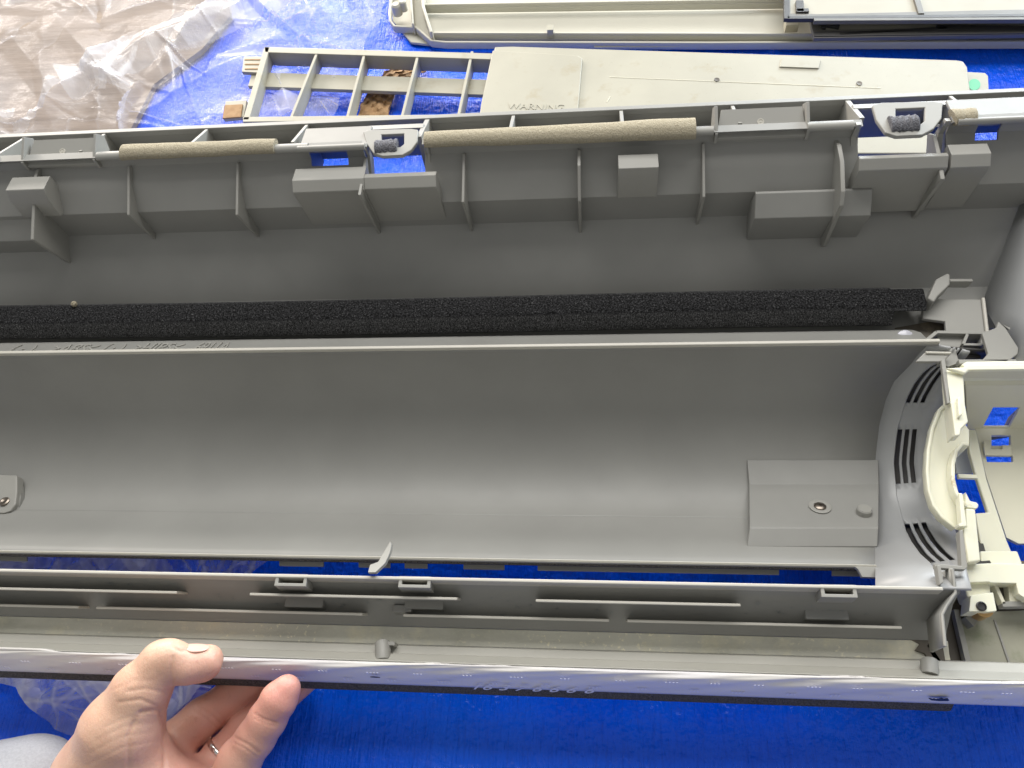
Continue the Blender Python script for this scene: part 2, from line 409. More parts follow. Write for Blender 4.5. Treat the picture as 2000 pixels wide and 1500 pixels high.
# ribs that stiffen the wall
def onu(px, py, u):
    d = ray(px, py); t = u/d[0]; return (d[1]*t, H+d[2]*t)
rib_edges = [([(-22, 322), (0, 352), (62, 468), (130, 512)], 1.2), ([(212, 327), (250, 420), (311, 476)], 1), ([(434, 320), (462, 420), (511, 471)], 1),
             ([(690, 309), (697, 381), (706, 390), (745, 465)], 1), ([(893, 301), (904, 395), (924, 460)], 1), ([(1384, 280), (1375, 385), (1360, 448)], 1),
             ([(1670, 281), (1674, 315), (1647, 374), (1644, 402), (1611, 480)], 1.4), ([(1858, 262), (1853, 297), (1842, 350), (1778, 436)], 1.4)]
backp = [(pf[0]+.006, pf[1]-.004), (pe_[0]+.006, pe_[1]), (pd[0]+.004, pd[1]-.003)]
for edge, k in rib_edges:
    bx, by = edge[-1]; zb = .046
    u = P(bx, by, zb).x
    fr = [onu(x, y, u) for x, y in edge]
    fr = [(v, z) if z < .1035 else (V(y, .1035-.0012*i, x), .1035-.0012*i) for i, ((v, z), (x, y)) in enumerate(zip(fr, edge))]
    part(rib, "rib", fr+[(fr[-1][0]+.002, fr[-1][1]-.004)]+backp, u, .0020*k, GE, bevel=.0006)
u = U(1131, V(340, .100), .100)
part(rib, "rib", [(V(291, .1035), .1035), (V(322, .102), .102), (V(392, .086), .086), (V(456, .049), .049), (V(456, .049)+.002, .045)]+backp, u, .0022, GE, bevel=.0006)
part(rib, "rib", [(V(395, .075), .075), (V(425, .066), .066), (V(462, .047), .047), (pf[0]+.005, pf[1]-.006), (pe_[0]+.006, pe_[1])], U(60, V(420, .07), .07)+.010, .0022, G)

# rail strip on top front (smooth rounded lip)
def rail(px0, px1):
    u0, u1 = U(px0, *pc), U(px1, *pc); ym = (pb[0]+pc[0])/2
    pts = [(u0+(u1-u0)*i/8, ym-.0005, pb[1]-.001) for i in range(9)]
    part(tube, "rail", pts, .0036, GE, seg=14, flatten=.75)
rail(-200, -6); rail(187, 600); rail(836, 1394); rail(1578, 1668)
# cover tabs with moulded ring mark
def tab(px0, px1, lift=.004):
    v0, v1 = pa[0]+.006, pd[0]-.0015; u0, u1 = U(px0, *pc), U(px1, *pc)
    z0, z1 = pb[1]-.006, pd[1]+.0055
    o = part(slab, "cover_tab", [[Vector((u0+.004, v0, z0+lift+.004)), Vector((u1-.002, v0, z0+lift+.004)), Vector((u1, v1, z1)), Vector((u0, v1, z1))]], (0, 0, -.0025), GE)
    for s in (u0, u1):
        part(rib, "tab_cheek", [(v0+.004, z0+.006), (v0-.002, z0+.013), (v1-.001, z1+.004), (v1-.001, z1-.004), (v0, z0-.004)], s, .002, GE)
    c = Vector(((u0+u1)/2, (v0+v1)/2, (z0+lift+.004+z1)/2+.0002)); nrm = Vector((0, -(z0+lift+.004-z1), (v0-v1))).normalized()
    q = nrm if nrm.z > 0 else -nrm
    part(lathe, "mould_mark", c, q, [(.0022, -.0005), (.0022, .0004), (.0016, .0004), (.0016, .0001), (.0006, .0001), (.0006, .0004), (.0001, .0004)], GW, seg=20)
tab(42, 182); tab(1400, 1580)
# wide flush plates between rim and rail
def plate(px0, px1, va, wa, vb, wb, mat=GE, holes=None, nm="rail_plate"):
    u0, u1 = U(px0, vb, wb), U(px1, vb, wb)
    return part(slab, nm, [[Vector((u0, va, wa)), Vector((u1, va, wa)), Vector((u1, vb, wb)), Vector((u0, vb, wb))]], (0, 0, -.0022), mat)
vA = V(247, .104, 1165)
plate(583, 716, V(226, .1095), .1095, pc[0]-.0005, .1125, G)
plate(716, 826, V(226, .1035), .1035, V(234, .105), .105)
plate(1868, 2200, V(226, .1095), .1095, pc[0]-.0005, .1125, G)
plate(1668, 1868, V(226, .1035), .1035, V(234, .105), .105)
tube_pts = [(U(x, *pc), pc[0]-.0008, .1130) for x in (583, 620, 660, 700, 714)]
part(tube, "rail", tube_pts, .0022, GE)
part(tube, "rail", [(U(x, *pc), pc[0]-.0008, .1130) for x in (1868, 1950, 2080, 2200)], .0022, GE)
# snap hooks over the two openings: a U tongue with window, wrapped in grey fuzzy thread
def hook(px, s=1., dz=0.):
    z = .112
    o = [(-58, 0), (-52, 22), (-38, 42), (-22, 47), (20, 45), (36, 36), (48, 20), (50, -4), (36, -6), (-36, -4), (-44, -4)]
    hle = [(-22, 6), (22, 4), (22, 24), (14, 30), (-14, 30), (-22, 24)]
    y0 = dz
    f = lambda l: [P(px+x*s, y0+y*s, z) for x, y in l]
    part(slab, "snap_hook", [f(o), f(hle)], (0, 0, -.003), GE, bevel=.0007)
    a, b = P(px-33*s, y0+33*s, z-.0012), P(px+10*s, y0+30*s, z-.0012)
    pts = [a.lerp(b, i/14) for i in range(15)]
    part(tube, "fuzzy_wrap", pts, [.0060*s**.5*(1+.06*math.sin(i*2.1)) for i in range(15)], FUZZ, seg=16, jitter=.08, flatten=.8)
hook(767, 1., 257); hook(1778, 1.28, 205)
# side cheeks of the openings
for px, dw in ((713, 0), (832, 0), (1676, .004), (1850, .004)):
    u = U(px, pc[0], pc[1])
    part(rib, "opening_cheek", [(pc[0]+.003, pc[1]+.001), (pc[0]-.001, pc[1]+.001+dw*.3), (pd[0]-.001, pd[1]+.001), (V(326, .093), .093), (V(326, .093)+.006, .088), (pc[0]+.006, .095)], u, .002+dw*.3, GE)

# felt strips wrapped over the rail
def felt(px0, px1, w0, w1):
    n = 40; pts = []; rs = []
    ym = (pb[0]+pc[0])/2
    for i in range(n+1):
        t = i/n; px = px0+(px1-px0)*t
        pts.append((U(px, ym, .113), ym+.001+.00015*math.sin(t*17), pb[1]+.0002*math.sin(t*9)+.0002)); rs.append((w0+(w1-w0)*t)*(1.08+.02*math.sin(t*23+1)))
    return part(tube, "felt_strip", pts, rs, FELT, seg=16, jitter=.006, flatten=.62)
felt(238, 537, .0062, .0058); felt(829, 1358, .0060, .0080)
f3 = felt(1862, 1905, .0060, .0060)

# ledges and blocks moulded onto the wall
def block(name, px0, px1, prof, mat=G, uw=None, label=None):
    vm, wm = prof[0]
    if uw: vm, wm = uw
    u0, u1 = U(px0, vm, wm), U(px1, vm, wm)
    back = [(prof[-1][0]+.010, prof[-1][1]-.004), (max(prof[0][0]+.0002, pe_[0]+.004), prof[0][1]-.022), (prof[0][0]+.0002, prof[0][1]-.003)]
    return part(prism, name, prof+back, u0, u1, mat, label=label, bevel=.0006)
def pr(col, *yw): return [(V(y, z, col), z) for y, z in yw]
block("ledge", 577, 716, pr(645, (327, .104), (350, .105), (374, .100), (438, .060)), GE)
block("ledge", 713, 853, pr(775, (337, .104), (344, .105), (368, .100), (433, .060)), GE)
block("ledge", 1676, 1850, pr(1760, (301, .105), (307, .106), (331, .101), (413, .060)), GE)
block("ledge", 1850, 1928, pr(1885, (281, .105), (301, .106), (327, .101), (404, .060)), GE)
block("clip_box", 24, 98, pr(60, (345, .1045), (370, .105), (391, .098), (424, .082)), GE)
block("clip_box", 1207, 1285, pr(1245, (301, .1045), (328, .105), (350, .097), (386, .080)), GE)
block("wall_block", 1475, 1703, pr(1590, (370, .0845), (374, .085), (424, .074), (465, .046)), G)
block("wall_block", -200, 78, pr(30, (400, .083), (405, .083), (471, .064), (508, .038)), G)

# floor behind the trough, lettering slope and pale trough lip
prof_ch = [(ph[0]+.002, ph[1]-.002), (V(658, .040), .040), (V(679, .050), .050), (V(678, .0585), .0585)]
tc = (V(676, .060), .060)
CVW = (.193, .057); RAD = tc[0]-CVW[0]
arc = [(CVW[0]+RAD*math.cos(a), CVW[1]-RAD*math.sin(a)) for a in [math.radians(x) for x in range(0, 93, 4)]]
near = (V(1098, .030), .030)
qc_ = (near[0]+(near[1]+RAD-CVW[1]+.0005)/math.tan(math.radians(47)), CVW[1]-RAD-.0003)
mid_ = [tuple((1-t)**2*arc[-1][k]+2*t*(1-t)*qc_[k]+t*t*near[k] for k in (0, 1)) for t in (.1, .2, .3, .4, .5, .6, .75, .9)]
uT1 = U(1800, arc[4][0], arc[4][1])
part(gridshell, "lettered_slope", [U0, U(1836, *tc)], prof_ch, G, th=.0018)
part(prism, "trough_lip", [(tc[0]-.0006, tc[1]-.003), (tc[0]-.0006, tc[1]+.0010), (tc[0]+.0018, tc[1]+.0010), (tc[0]+.0018, tc[1]-.003)], U0, U(1836, *tc), GW, bevel=.0006)
ldir = Vector((0, prof_ch[2][0]-prof_ch[1][0], prof_ch[2][1]-prof_ch[1][1])).normalized(); 
ldlen = math.hypot(prof_ch[2][0]-prof_ch[1][0], prof_ch[2][1]-prof_ch[1][1])
def on_slope(px, t):
    v = prof_ch[1][0]+(prof_ch[2][0]-prof_ch[1][0])*t; z = prof_ch[1][1]+(prof_ch[2][1]-prof_ch[1][1])*t
    return Vector((U(px, v, z), v+.0001, z+.0004))
for body, x0, x1, sz in ((">ABS<", 88, 178, .0075), (">HIPS<", 250, 346, .0075), ("6911A", 374, 440, .0075), ("( · )", 192, 232, .0075), ("( · )", 8, 55, .0075)):
    o = words("moulded_lettering", body, on_slope(x0, .72), (1, 0, 0), -ldir, ldlen*.85/.72*sz/.0075, GE, A, .0004)
    # reads upright from the camera side: top of the letters towards the foam
    z = (-ldir)
    o.matrix_world = Matrix.Identity(4)
    x = Vector((1, 0, 0)); y = Vector((0, -ldir.y, -ldir.z)); nn = x.cross(y)
    R = Matrix((x, y, nn)).transposed().to_4x4(); R.translation = on_slope(x0, .90); mx_ = max(v.co.x for v in o.data.vertices); R = R @ Matrix.Diagonal(((on_slope(x1, .9).x-on_slope(x0, .9).x)/mx_, 1, 1, 1)); o.matrix_basis = A.matrix_world.inverted() @ R

# the half-round trough
tub_prof = arc+mid_+[near]
us = list(np.linspace(U0, .25, 30))
def end_u(pt, curve):
    px = curve(900)
    for _ in range(12):
        u = U(px, *pt); py = proj((u, *pt))[1]; px = curve(py)
    return U(px, *pt)
def crv(l):
    l = sorted(l); a = np.array(l, float); return lambda y: float(np.interp(y, a[:, 0], a[:, 1]))
S0 = crv([(640, 1850), (690, 1800), (715, 1780), (745, 1750), (780, 1734), (830, 1721), (900, 1713), (1000, 1716), (1060, 1713), (1180, 1715)])
S1 = crv([(660, 1870), (690, 1848), (705, 1838), (720, 1808), (745, 1787), (780, 1769), (840, 1752), (900, 1745), (970, 1751), (1040, 1770), (1075, 1790), (1100, 1818), (1125, 1842), (1180, 1850)])
S2 = crv([(670, 1890), (700, 1868), (720, 1847), (745, 1828), (780, 1808), (840, 1791), (900, 1785), (970, 1793), (1000, 1800), (1040, 1818), (1070, 1840), (1100, 1876), (1180, 1885)])
S3 = crv([(700, 1850), (785, 1850), (800, 1835), (840, 1817), (900, 1811), (950, 1815), (1000, 1832), (1030, 1866), (1110, 1882)])
verts = []; faces = []; npf = len(tub_prof)
ustart = list(np.linspace(U0, .145, 24)); 
for v, z in tub_prof:
    ue = end_u((v, z), S0)+.0006
    verts += [(u, v, z) for u in ustart]+[(ue, v, z)]
nc = len(ustart)+1
faces = [[j*nc+i, j*nc+i+1, (j+1)*nc+i+1, (j+1)*nc+i] for j in range(npf-1) for i in range(nc-1)]
me = mesh(verts, faces)
if me.polygons[300].normal.z < 0: me.flip_normals()
o = part(link, "fan_trough", me, G, smooth=20)
s = o.modifiers.new("solid", 'SOLIDIFY'); s.thickness = .0012; s.offset = -1
for k_ in (0,): part(prism, "seam_line", [(mid_[3][0]-.0003, mid_[3][1]+.0003), (mid_[3][0]+.0003, mid_[3][1]+.0002), (mid_[3][0], mid_[3][1]-.001)], U0, .168, G, bevel=0)
# flanged end of the trough with its vent ring
rows = arc+mid_+[near, (V(1134, .058), .058)]
def scaled(pt, k): return (CVW[0]+(pt[0]-CVW[0])*k, CVW[1]+(pt[1]-CVW[1])*k)
ks = [1.0, .955, .93, .905]
nslot = 5
def stage_u(pt, c): return end_u(pt, c)
ring = []; 
for r_i, pt in enumerate(rows):
    line = []
    a0 = scaled(pt, ks[0]); a1 = scaled(pt, ks[1]); a2 = scaled(pt, ks[2]); a3 = scaled(pt, ks[3])
    if r_i == len(rows)-1: a1 = a2 = a3 = a0
    p0 = Vector((stage_u(a0, S0)-.0012, *a0)); p1 = Vector((stage_u(a1, S1), *a1)); p2 = Vector((stage_u(a2, S2), *a2)); p3 = Vector((max(stage_u(a3, S3), p2.x+.004), *a3))
    line = [p0, p1, p1+Vector((.0008, 0, -.0012 if abs(a1[1]-CVW[1]) > .02 else 0))]
    q1 = line[-1]
    for k in range(1, nslot+1):
        t = [0, .24, .38, .62, .76, 1.][k]; line.append(q1.lerp(p2, t))
    line.append(p3); ring.append(line)
ncol = len(ring[0]); vs = [p for l in ring for p in l]; fs = []
def slot_open(row):
    p = ring[row][4]; py = proj(p)[1]; p2 = ring[min(row+1, len(ring)-1)][4]; py2 = proj(p2)[1]; m = (py+py2)/2
    return m < 783 or 838 < m < 945 or m > 1022 and row < len(ring)-2
for j in range(len(ring)-1):
    for i in range(ncol-1):
        if i in (2, 4, 6) and slot_open(j): continue
        fs.append([j*ncol+i, j*ncol+i+1, (j+1)*ncol+i+1, (j+1)*ncol+i])
me = mesh(vs, fs)
if me.polygons[40].normal.x > 0: me.flip_normals()
o = part(link, "vent_flange", me, FL, smooth=25)
s = o.modifiers.new("solid", 'SOLIDIFY'); s.thickness = .0016; s.offset = -1
# liner behind the slots, coloured dark for the shade of the hollow
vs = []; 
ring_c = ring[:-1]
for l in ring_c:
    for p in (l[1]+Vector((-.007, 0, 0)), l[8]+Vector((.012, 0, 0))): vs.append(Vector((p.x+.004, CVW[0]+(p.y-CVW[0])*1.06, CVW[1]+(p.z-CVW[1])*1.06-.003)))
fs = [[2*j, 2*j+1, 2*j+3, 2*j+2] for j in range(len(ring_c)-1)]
o = part(link, "vent_shade_liner", mesh(vs, fs), GD); s = o.modifiers.new("solid", 'SOLIDIFY'); s.thickness = .001

# faceted mounting pad in the trough, screw boss and pin
def onr(py, w): return (V(py, w, 1600), w)
_tp = sorted((proj((U(1600, v, z), v, z))[1], z) for v, z in tub_prof)
def tub_w(y): return float(np.interp(y, [a for a, _ in _tp], [b for _, b in _tp]))
pw = [(898, tub_w(898)+.0008), (946, tub_w(946)+.0035), (1031, tub_w(1068)+.0015), (1068, tub_w(1068)+.0004)]
padp = [onr(y, z) for y, z in pw]
pl_ = [P(x, y, z) for x, (y, z) in zip((1459, 1463, 1464, 1459), pw)]; pr_ = [P(x, y, z) for x, (y, z) in zip((1716, 1717, 1716, 1714), pw)]
pv = pl_+pr_+[p-Vector((-.002, 0, .016)) for p in pl_]+[p-Vector((0, 0, .016)) for p in pr_]
pfc = [[i, i+1, i+5, i+4] for i in range(3)]+[[i, i+8, i+9, i+1] for i in range(3)]+[[i+4, i+5, i+13, i+12] for i in range(3)]+[[3, 11, 15, 7], [0, 4, 12, 8]]
me = mesh(pv, pfc)
part(link, "mounting_pad", fixn(me), G, bevel=.0006)
pz = lambda py: padp[1][1]+(padp[2][1]-padp[1][1])*(V(py, 0, 1600)-padp[1][0])/(padp[2][0]-padp[1][0])
nrm = Vector((0, -(padp[1][1]-padp[2][1]), padp[1][0]-padp[2][0])).normalized()
c = P(1601, 992, padp[1][1]+(padp[2][1]-padp[1][1])*.53)
c = c+nrm*.0008
part(lathe, "screw_boss", c, nrm, [(.0062, -.002), (.0068, .0006), (.0062, .0009), (.0040, .0006), (.0038, .0002)], GE)
part(lathe, "screw", c+nrm*.0005, nrm, [(.0037, -.001), (.0036, .0004), (.0026, .0011), (.0010, .0012), (.0006, .0002), (.0002, .0002)], SCR)
c = P(1687, 1003, padp[1][1]+(padp[2][1]-padp[1][1])*.66)
part(lathe, "locating_pin", c, nrm, [(.0048, -.002), (.0045, .0035), (.0038, .0043), (.0001, .0044)], GE)
# rounded screw pocket at the left edge
nl = Vector((0, .25, 1)).normalized(); c = P(8, 978, -.004)
part(slab, "screw_pocket", [[P(x, y, -.001) for x, y in ((-40, 925), (33, 928), (33, 960), (30, 985), (20, 998), (4, 1003), (-40, 1000))]], (0, 0, -.008), GE, bevel=.001)
part(slab, "screw_pocket", [[P(x, y, -.0045) for x, y in ((-40, 930), (38, 945), (40, 970), (36, 992), (24, 1006), (6, 1011), (-40, 1008))]], (0, 0, -.006), G, bevel=.001)
part(lathe, "screw", P(9, 979, -.0008), nl, [(.0036, -.001), (.0036, .0004), (.0024, .0008), (.0008, .0002), (.0002, .0002)], SCR)

# black foam strip behind the trough
fz = [(V(574, .032), .032), (V(574, .044), .044), (V(611, .0435), .0435), (V(640, .036), .036), (V(646, .028), .028)]
def foam_strip():
    n = 420; u0, u1 = U0, U(1748, *fz[2]); vs = []; k = len(fz)
    sub = [(V(574, .032), .032), (V(575, .042), .042), (V(578, .0445), .0445), (V(592, .0447), .0447), (V(607, .0442), .0442), (V(612, .0435), .0435), (V(624, .0400), .0400), (V(636, .0362), .0362), (V(645, .0335), .0335), (V(646, .026), .026)]
    k = len(sub)
    for i in range(n+1):
        u = u0+(u1-u0)*i/n
        for j, (v, z) in enumerate(sub):
            a = .0003 if 0 < j < k-1 else 0
            vs.append((u, v+random.uniform(-a, a)+.0007*math.sin(u*9+.4), z+random.uniform(-a, a)))
    fs = [[i*k+j, i*k+j+1, (i+1)*k+j+1, (i+1)*k+j] for i in range(n) for j in range(k-1)]+[list(range(k)), [n*k+j for j in range(k)][::-1]]
    o = part(link, "foam_strip", fixn(mesh(vs, fs)), FOAM, smooth=180)
    ua = U(1802, *fz[1])
    part(prism, "foam_end", [(V(576, .032), .032), (V(576, .0445), .0445), (V(606, .0442), .0442), (V(618, .042), .042), (V(618, .030), .030)], u1-.004, ua, FOAM, bevel=.0008)
foam_strip()
# stray crumb on the foam edge
o = lathe("crumb", P(145, 594, .046), (0, 0, 1), [(.0012, -.002), (.0022, -.0006), (.0021, .0012), (.0008, .0024), (.0002, .0025)], FELT, seg=7)
tag(o, 'tiny beige crumb of grit sitting on the far edge of the black foam strip', 'crumb')

# thin dark gasket under the near rim of the trough, with pale clip tabs
part(prism, "trough_gasket", [(near[0]+.001, near[1]-.001), (V(1106, .027), .027), (V(1107, .023), .023), (near[0]+.002, near[1]-.008)], U0, U(1690, *near), GFOAM, bevel=.0004)
part(prism, "trough_edge", [(near[0]-.0003, near[1]), (near[0]+.0008, near[1]+.0008), (near[0]+.0016, near[1]-.001), (near[0], near[1]-.001)], U0, U(1712, *near), GW, bevel=.0002)
for a, b in ((-60, 52), (545, 632), (700, 762), (790, 835), (905, 985), (1050, 1522), (1625, 1680)):
    z = .020; part(slab, "clip_tab", [[P(x, y+(x-1165)*.018+8, z) for x, y in ((a, 1096), (b, 1096), (b, 1108), (a, 1108))]], (0, 0, -.0015), G, bevel=.0003)
part(slab, "end_tongue", [[P(x, y, .031) for x, y in ((1668, 1106), (1716, 1107), (1716, 1128), (1684, 1127), (1676, 1112))]], (0, 0, -.003), GE)

# near chamber: rail, sloping floor, fins
rl = (V(1133, .060), .060); rl2 = (V(1140, .060), .060)
part(prism, "chamber_rail", [rl, rl2, (rl2[0]-.0002, .052), (rl[0]+.0005, .040)], U0, U(1842, *rl), GW, bevel=.0006)
fl = [(rl[0]-.001, .056), (V(1165, .044), .044), (V(1212, .030), .030), (V(1234, .0245), .0245)]
part(gridshell, "chamber_floor", [U0, U(1862, *fl[1])], fl, G, th=.002)
dirty = [fl[-1], (V(1268, .0225), .0225)]
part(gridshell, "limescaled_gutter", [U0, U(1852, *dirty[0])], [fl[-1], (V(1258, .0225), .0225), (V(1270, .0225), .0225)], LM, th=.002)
step = [(V(1270, .0225), .0225), (V(1272, .027), .027), (V(1288, .029), .029), (V(1290, .033), .033), (V(1299, .036), .036), (V(1302, .040), .040), (V(1305, .040), .040)]
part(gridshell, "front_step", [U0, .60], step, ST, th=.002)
part(prism, "front_groove", [(V(1304.5, .0395), .0395), (V(1309, .0385), .0385), (V(1311, .034), .034), (V(1304, .034), .034)], U0, .60, GD, bevel=.0003)
# outer face wrapped in pearly tape, charcoal foam below
tp = [(V(1306, .041), .041), (V(1310, .0415), .0415), (V(1317, .0405), .0405), (V(1327, .036), .036), (V(1340, .026), .026), (V(1351, .016), .016)]
def tape_face():
    n = 260; u0, u1 = U0, U(2040, *tp[2]); vs = []; prof = []
    for i in range(len(tp)-1):
        for t in np.linspace(0, 1, 5)[:-1]: prof.append((tp[i][0]*(1-t)+tp[i+1][0]*t, tp[i][1]*(1-t)+tp[i+1][1]*t))
    prof.append(tp[-1]); k = len(prof)
    for i in range(n+1):
        u = u0+(u1-u0)*i/n
        for j, (v, z) in enumerate(prof):
            s = math.sin(math.pi*j/(k-1)); e = .0006*s*(math.sin(u*23)+.6*math.sin(u*61+j*.5)+.4*math.sin(u*140+j))
            for cx, wd in ((.10, .035), (-.34, .04), (.27, .03)):
                e += -.0016*s*math.exp(-((u-cx)/wd)**2)*max(0, 1-j/(k*.6))
            vs.append((u, v-e, z+e))
    fs = [[i*k+j, i*k+j+1, (i+1)*k+j+1, (i+1)*k+j] for i in range(n) for j in range(k-1)]
    me = mesh(vs, fs)
    if me.polygons[200].normal.z < 0: me.flip_normals()
    o = part(link, "taped_front_face", me, TAPE, smooth=180); s = o.modifiers.new("solid", 'SOLIDIFY'); s.thickness = .0015; s.offset = -1
    return o
tape = tape_face()
def tape_point(px, t):
    a = t*(len(tp)-1); i = min(int(a), len(tp)-2); f = a-i; v = tp[i][0]*(1-f)+tp[i+1][0]*f; z = tp[i][1]*(1-f)+tp[i+1][1]*f
    return Vector((U(px, v, z), v-.0012, z+.0012))
part(prism, "charcoal_seal", [(V(1349, .0165)+.002, .0165), (V(1350, .0165), .0165), (V(1364, .010), .010), (V(1365, .004), .004), (V(1349, .0165)+.004, .004)], U0, U(1865, *tp[-1]), GFOAM, bevel=.0008)
tdir = Vector((0, tp[4][0]-tp[3][0], tp[4][1]-tp[3][1])).normalized()
def tape_words(body, px, t, sz, mat, ital=0):
    o = words("tape_print", body, (0, 0, 0), (1, 0, 0), (0, 1, 0), sz, mat, A, .0001, ital)
    x = Vector((1, 0, 0)); y = -tdir; n = x.cross(y); R = Matrix((x, y, n)).transposed().to_4x4(); R.translation = tape_point(px, t)
    o.matrix_basis = A.matrix_world.inverted() @ R
for body, px in (("1", 918), ("6", 940), ("3", 972), ("7", 1003), ("6", 1036), ("6", 1069), ("6", 1102), ("6", 1137)):
    tape_words(body, px, .99, .0115, WPRINT, .5)
for i, px in enumerate(range(20, 1990, 47)):
    if 300 < px < 430: continue
    tape_words("'''" if i % 3 else "''''", px+random.uniform(-12, 12), .70 if i % 2 else .93, .0105, WPRINT)
for px, t, pts in ((733, .70, [(-10, 0), (-3, -2), (6, -1), (12, 1), (4, 3), (-6, 2)]), (1832, .80, [(-22, -5), (-10, -3), (-2, -3), (2, -9), (8, -4), (14, -8), (20, 2), (18, 6), (2, 8), (-14, 5)])):
    c = tape_point(px, t); s = .00026
    part(slab, "ink_smudge", [[c+Vector((x*s, 0, 0))+tdir*(y*s)+Vector((0, .0, 0)) for x, y in pts]], (0, .0004, -.0004), INK, bevel=0)

# horizontal fins standing in the chamber
for x0, y0, x1, y1, row in ((-300, 1147, 345, 1161, 1), (487, 1165, 893, 1174, 1), (1046, 1175, 1447, 1185, 1),
                            (-300, 1176, 153, 1190, 2), (187, 1190, 708, 1204, 2), (787, 1205, 1190, 1216, 2), (1225, 1216, 1762, 1231, 2)):
    top = .053 if row == 1 else .041; bot = .030 if row == 1 else .022
    ln = (top-bot)*.22; a, b = P(x0, y0, top), P(x1, y1, top); vm = (a.y+b.y)/2
    vm = V(1175.5 if row == 1 else 1211, top)
    part(prism, "drip_fin", [(vm-.0008, top), (vm+.0008, top), (vm+.0008+ln, bot), (vm-.0008+ln, bot)], U(x0, vm, top), U(x1, vm, top), GW, bevel=.0005)
# little square catches hung on the rail
for x0, x1 in ((535, 597), (777, 840), (1605, 1676)):
    zt = .0595; v1 = rl[0]+.0003; yb = {535: 1145, 777: 1148, 1605: 1167}[x0]; v0 = V(yb, zt, (x0+x1)/2)
    xm = (x0+x1)/2; ua, ub = U(x0, v0, zt), U(x1, v0, zt)
    part(slab, "catch_socket", [[Vector((ua, v1, zt)), Vector((ub, v1, zt)), Vector((ub, v0, zt)), Vector((ua, v0, zt))],
                                [Vector((ua+.002, v1-.001, zt)), Vector((ub-.002, v1-.001, zt)), Vector((ub-.002, v0+.0018, zt)), Vector((ua+.002, v0+.0018, zt))]], (0, 0, -.012), GE, bevel=.0003)
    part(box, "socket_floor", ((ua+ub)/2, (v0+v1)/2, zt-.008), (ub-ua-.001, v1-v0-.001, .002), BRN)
    part(box, "socket_base", ((ua+ub)/2+(.002 if x0 < 1500 else -.002), v0-.001, .033), ((ub-ua)*1.25, .012, .012), G, bevel=.0006)
# upright guide crossing the slit, small stop and pin blocks on the step
gpts = [(718, 1118), (722, 1103), (738, 1097), (762, 1056), (765, 1062), (762, 1078), (752, 1100), (733, 1118)]
part(slab, "guide_blade", [[P(x, y, .064-.02*max(0, (1118-y))/62) for x, y in gpts]], (0, .0, -.004), GE, bevel=.0005)
for px, ya, yb in ((747, 1256, 1289), (1815, 1292, 1318)):
    part(tube, "stop_post", [P(px, ya, .0315), P(px+1, (ya+yb)/2, .033), P(px+1, yb, .0335)], .0044, GE, seg=18)
part(bar, "stop_web", P(750, 1256, .034), P(771, 1257, .034), .0022, .008, GE)
c = P(787, 1190, .036); part(box, "stop_web", (c.x, c.y, .034), (.011, .004, .008), G)

# ---------------- right end: side wall, ledge, brackets
sw = [P(1922, 590, .030), P(1962, 480, .040), P(1996, 395, .056), P(2100, 190, .11), P(2240, 200, .115), P(2200, 560, .095), P(2040, 690, .055), P(1960, 700, .045)]
vs = [Vector(p) for p in (P(1918, 592, .031), P(1960, 484, .045), P(1992, 398, .058), P(2090, 300, .085), P(2060, 640, .070), P(1990, 715, .060))]
me = mesh(vs, [[0, 1, 4, 5], [1, 2, 3, 4]])
if me.polygons[0].normal.z < 0: me.flip_normals()
o = part(link, "end_wall", me, FL, smooth=12); s = o.modifiers.new("solid", 'SOLIDIFY'); s.thickness = .002
part(flat, "end_ledge", [(1802, 583), (1924, 584), (1932, 700), (1848, 655), (1846, 628), (1802, 622)], .036, .003, GE, bevel=.0008)
part(tube, "ledge_lip", [P(1920, 583, .037), P(1928, 650, .037)], .0012, GW)
part(slab, "hook_post", [[P(x, y, .047) for x, y in ((1812, 582), (1825, 590), (1833, 577), (1856, 555), (1856, 536), (1850, 533), (1828, 545))]], (0, 0, -.010), GE, bevel=.001)
part(bar, "hook_bar", P(1856, 547, .047), P(1900, 547, .044), .0022, .007, GE)
part(slab, "ledge_fin", [[P(x, y, .050) for x, y in ((1956, 632), (1990, 648), (2010, 660), (2010, 664), (1985, 654))]], (0, 0, -.004), GE)
# channel walls near the corner of the trough
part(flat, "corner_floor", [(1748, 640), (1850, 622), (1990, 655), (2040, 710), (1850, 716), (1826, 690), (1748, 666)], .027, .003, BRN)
part(flat, "corner_floor", [(1830, 655), (1882, 655), (1884, 700), (1868, 712), (1832, 712)], .046, .003, GE)
def ridge(pts, z, wd, ht, mat=GE, name="channel_wall"):
    for (a, b) in zip(pts[:-1], pts[1:]): part(bar, name, P(*a, z), P(*b, z), wd, ht, mat)
ridge([(1775, 671), (1805, 668), (1830, 648), (1942, 650)], .050, .0022, .016)
ridge([(1890, 652), (1882, 672), (1918, 673), (1922, 652)], .050, .0018, .014)
ridge([(1900, 674), (1914, 674)], .048, .002, .012, GE)
part(flat, "screw_recess", [(1872, 678), (1916, 678), (1916, 700), (1872, 700)], .0485, .002, GD)
part(flat, "corner_plate", [(1918, 650), (1946, 640), (1950, 627), (1964, 640), (1990, 680), (1988, 692), (1968, 706), (1918, 704), (1930, 690)], .058, .003, GE, bevel=.0006)
part(flat, "corner_plate", [(1842, 684), (1866, 678), (1871, 700), (1880, 706), (1852, 716), (1841, 710)], .054, .003, GE, bevel=.0002)
part(flat, "trough_tab", [(1806, 688), (1858, 690), (1843, 706), (1788, 706)], .059, .0025, GE, bevel=.0006)
ridge([(1873, 706), (2100, 705)], .058, .003, .010, GE)
part(tube, "edge_bead", [P(1808, 689, .0595), P(1856, 690, .0595)], .0009, GW)
